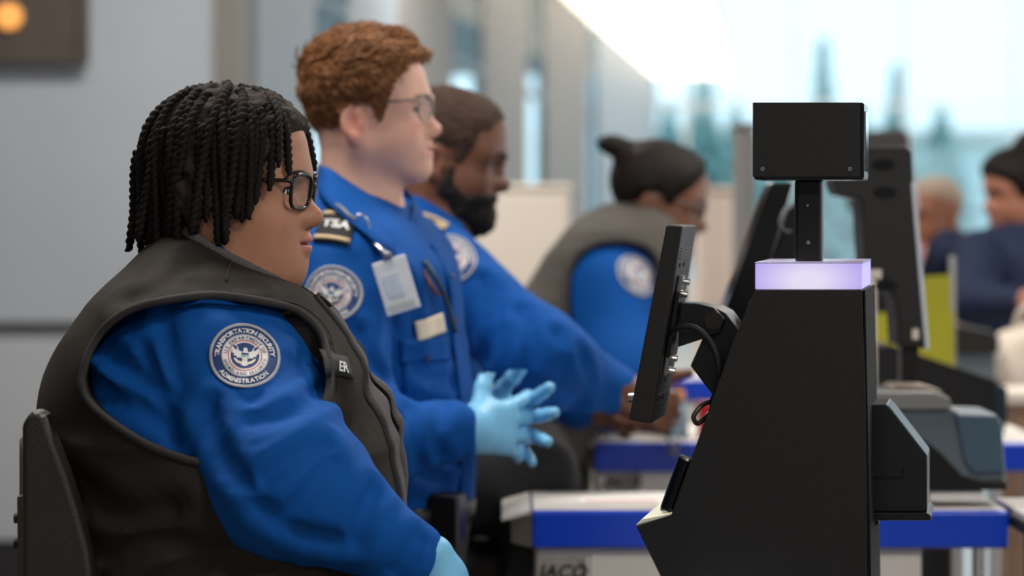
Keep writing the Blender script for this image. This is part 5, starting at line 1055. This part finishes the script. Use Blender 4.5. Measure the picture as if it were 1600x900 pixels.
eyes(h4, R4, (40, 26, 20)); brows(h4, R4, MATS['brow_black']); glasses(h4, R4, MATS['frame_pewter'], thick=.0016)
sdf('shirt', sh4, ax(-.05, W4b[0]+.08, .010), ax(4.9, 5.75, .010), ax(z4(790), z4(315), .010), SHIRT, R4)
sdf('vest', vest4, ax(-.06, .42, .009), ax(5.0, 5.6, .009), ax(z4(785), z4(312), .009), mat('vest_grey_brown', (74, 69, 64), .85, var=.05, sheen=.1), R4)
P = cast(tor4, np.c_[a4[:, 0], np.full(len(a4), 4.85), a4[:, 1]], (0, 1, 0)); V, F = tube(P, .007, 8, closed=True); mesh('armhole_binding', V, F, MATS['vest_binding'], R4, smooth=True)
hp4 = poly2d([(.082, .072), (.066, .048), (.045, .022), (.030, -.012), (.012, -.004), (-.010, .012), (-.035, .0), (-.05, -.05), (-.075, -.085), (-.14, -.085), (-.14, .16), (.11, .16)])
HAIR4 = mat('hair_black_brown', (24, 17, 14), .65, spec=.25, bump=.6, bscale=120, var=.2, vscale=60, stretch=(1, 6, 3))
bun = h4.sub(su(.012, ell((-.122, 0, .086), (.044, .036, .025)), cone((-.075, 0, .075), (-.11, 0, .085), .020, .016)))
sdf('hair', su(.02, h4.sub(inter(.008, lambda P: h4.raw(P)-.0006-.010*TAPER(hp4, P, .02), lambda P: hp4(P[:, [0, 2]]))), bun), ax(c[0]-.19, c[0]+.13, .006), ax(c[1]-.1, c[1]+.1, .006), ax(c[2]-.11, c[2]+.24, .006), HAIR4, R4)
patch(sh4, W(1006, 430, 5.07), (.62, .62, -.1), (.0, .1, 1), .044, R4)
sdf('trousers', su(.05, ell((x4(838), D4, .82), (.12, .2, .12)), *leg4), ax(-.15, .3, .02), ax(4.95, 5.7, .02), ax(.05, 1.0, .02), TROUSER, R4)
for s in (-1, 1): shoe(R4, (x4(830), D4+s*.12), (1, 0, 0))

# ------------------------------------------------------------------ travellers beyond the counters
def traveller(d, head_px, yaw, rows, arm, top_m, skin, hairpoly, hair_m, label, bunp=None, hsize=1.0, lift=.010, legs_z=.85):
    c0 = np.mean([(a+b)/2 for _, a, b, _ in rows]); r = Root('person', (W(c0, 0, d)[0], d, 0), label, 'person'); hd = Head(W(*head_px, d), head_axes(yaw, 8), hsize)
    zf_ = lambda p: H-(p-HZ)/FPX*d; xf_ = lambda p: (p-800)/FPX*d
    t = loft([(zf_(p), xf_(a), xf_(b), w) for p, a, b, w in rows], 2.2, (0, d)); A = [W(*p) for p in arm]; xc = xf_(c0)
    Bm = [V3(p[0], 2*d-p[1], p[2]) for p in A]; lg = [su(.04, cone((xc, d+s*.10, legs_z), (xc, d+s*.11, .46), .10, .07), cone((xc, d+s*.11, .46), (xc-.02, d+s*.12, .09), .07, .05)) for s in (-1, 1)]
    slv = [su(.05, cone(q[0], q[1], .075, .058), cone(q[1], q[2], .058, .042)) for q in (A, Bm)]
    hn = [hand_parts(q[2]+(q[2]-q[1])/np.linalg.norm(q[2]-q[1])*.03, q[2]-q[1], (0, .3*s, 1), side=s, curl=((15, 22, 15),)*4) for q, s in ((A, 1), (Bm, -1))]
    arms = [su(.04, cone(q[0], q[1], .05, .04), cone(q[1], q[2]+(q[2]-q[1])/np.linalg.norm(q[2]-q[1])*.03, .04, .026)) for q in (A, Bm)]
    bf = su(.02, hd.F, cone(hd.w((-.03, 0, -.05)), W(c0, rows[0][0]+25, d), .056, .07), off(t, -.03), *arms, *hn, *[off(l, -.02) for l in lg])
    pts = np.array(A+Bm+[hd.c]); lo = np.minimum(pts.min(0), [xc-.2, d-.2, 0])-.22; hi = np.maximum(pts.max(0), [xc+.2, d+.2, 1])+.22; h_ = .022; hc = hd.c
    sdf('body', bf, ax(lo[0], hi[0], h_, (hc[0]-.13, hc[0]+.13, .007), *[(q[2][0]-.17, q[2][0]+.17, .009) for q in (A,)]), ax(lo[1], hi[1], h_, (hc[1]-.13, hc[1]+.13, .007)), ax(0, hc[2]+.17, h_, (hc[2]-.15, hc[2]+.15, .007), (A[2][2]-.1, A[2][2]+.1, .009)), mat('skin_%d' % skin[0], skin, .5, attr='Col'), r, colf=lip_color(hd, skin, (skin[0], int(skin[1]*.8), int(skin[2]*.85))))
    eyes(hd, r); brows(hd, r, MATS['brow_black'])
    zb = zf_(rows[-1][0])
    sdf('shirt', inter(.004, su(.03, folds(t, .006, (6, 6, 12)), *slv), half((0, 0, -1), -zb-.03)), ax(lo[0], hi[0], .014), ax(lo[1], hi[1], .014), ax(zb-.05, hc[2], .014), top_m, r)
    sdf('trousers', su(.04, *lg, ell((xc, d, legs_z), (.13, .18, .12))), ax(xc-.3, xc+.3, .02), ax(d-.35, d+.35, .02), ax(.05, legs_z+.18, .02), TROUSER, r)
    for s in (-1, 1): shoe(r, (xc-.02, d+s*.12), (math.cos(math.radians(yaw)), 0, 0))
    hpp = poly2d(hairpoly); f = hd.sub(inter(.008, lambda P: hd.raw(P)-.0006-lift*TAPER(hpp, P, .02), lambda P: hpp(P[:, [0, 2]])))
    if bunp is not None: f = su(.02, f, hd.sub(ell(bunp[0], bunp[1])))
    sdf('hair', f, ax(hc[0]-.2, hc[0]+.2, .008), ax(hc[1]-.2, hc[1]+.2, .008), ax(hc[2]-.14, hc[2]+.26, .008), hair_m, r)
    return r
traveller(7.0, (1592, 300), 165, [(345, 1560, 1640, .07), (372, 1515, 1668, .15), (410, 1500, 1685, .20), (480, 1508, 1690, .21), (580, 1520, 1685, .20), (700, 1525, 1680, .20)], [(1530, 400, 6.78), (1520, 470, 6.68), (1590, 472, 6.56)], mat('navy_top', (10, 28, 62), .8, var=.06), (168, 112, 90), [(.10, .06), (.06, .03), (.03, -.02), (-.01, -.02), (-.03, -.06), (-.06, -.09), (-.15, -.09), (-.15, .18), (.12, .18)], HAIR4, 'traveller with dark hair in a high bun and a navy top beyond the counters', bunp=((-.06, 0, .135), (.05, .045, .04)), lift=.016)
traveller(7.9, (1458, 335), 150, [(378, 1432, 1490, .065), (398, 1415, 1500, .13), (430, 1408, 1508, .18), (520, 1412, 1508, .19), (620, 1414, 1505, .18)], [(1448, 420, 7.72), (1440, 500, 7.66), (1400, 540, 7.6)], mat('pink_top', (206, 150, 150), .8, var=.06), (150, 96, 70), [(.09, .085), (.05, .07), (.0, .05), (-.05, .02), (-.15, .0), (-.15, .18), (.12, .18)], mat('hair_grey_brown', (176, 156, 140), .9), 'traveller in a pink top with bare brown neck, partly hidden by the monitor', lift=.004)
bg_ = Root('tote_bag', (W(1560, 600, 6.0)[0], 6.0, .903), 'soft cream cloth bag slumped on the pale grey counter', 'bag')
CR = mat('cream_cloth', (222, 210, 196), .9, bump=.3, bscale=300, var=.05, vscale=20)
p = W(1582, 560, 6.33); g = folds(su(.05, ell(p+V3(.03, 0, -.02), (.10, .07, .10)), ell(p+V3(.11, .02, .03), (.08, .06, .10))), .02, (14, 14, 10)); g = inter(.01, g, half((0, 0, -1), -.905)); sdf('bag_body', g, ax(p[0]-.15, p[0]+.25, .008), ax(6.2, 6.52, .008), ax(.88, 1.25, .008), CR, bg_)
V, F = tube(smooth_path([p+V3(0, 0, .06), p+V3(.02, -.03, .13), p+V3(.08, -.03, .15), p+V3(.12, 0, .10)], 20), .008, 8); mesh('handle', V, F, CR, bg_, smooth=True)
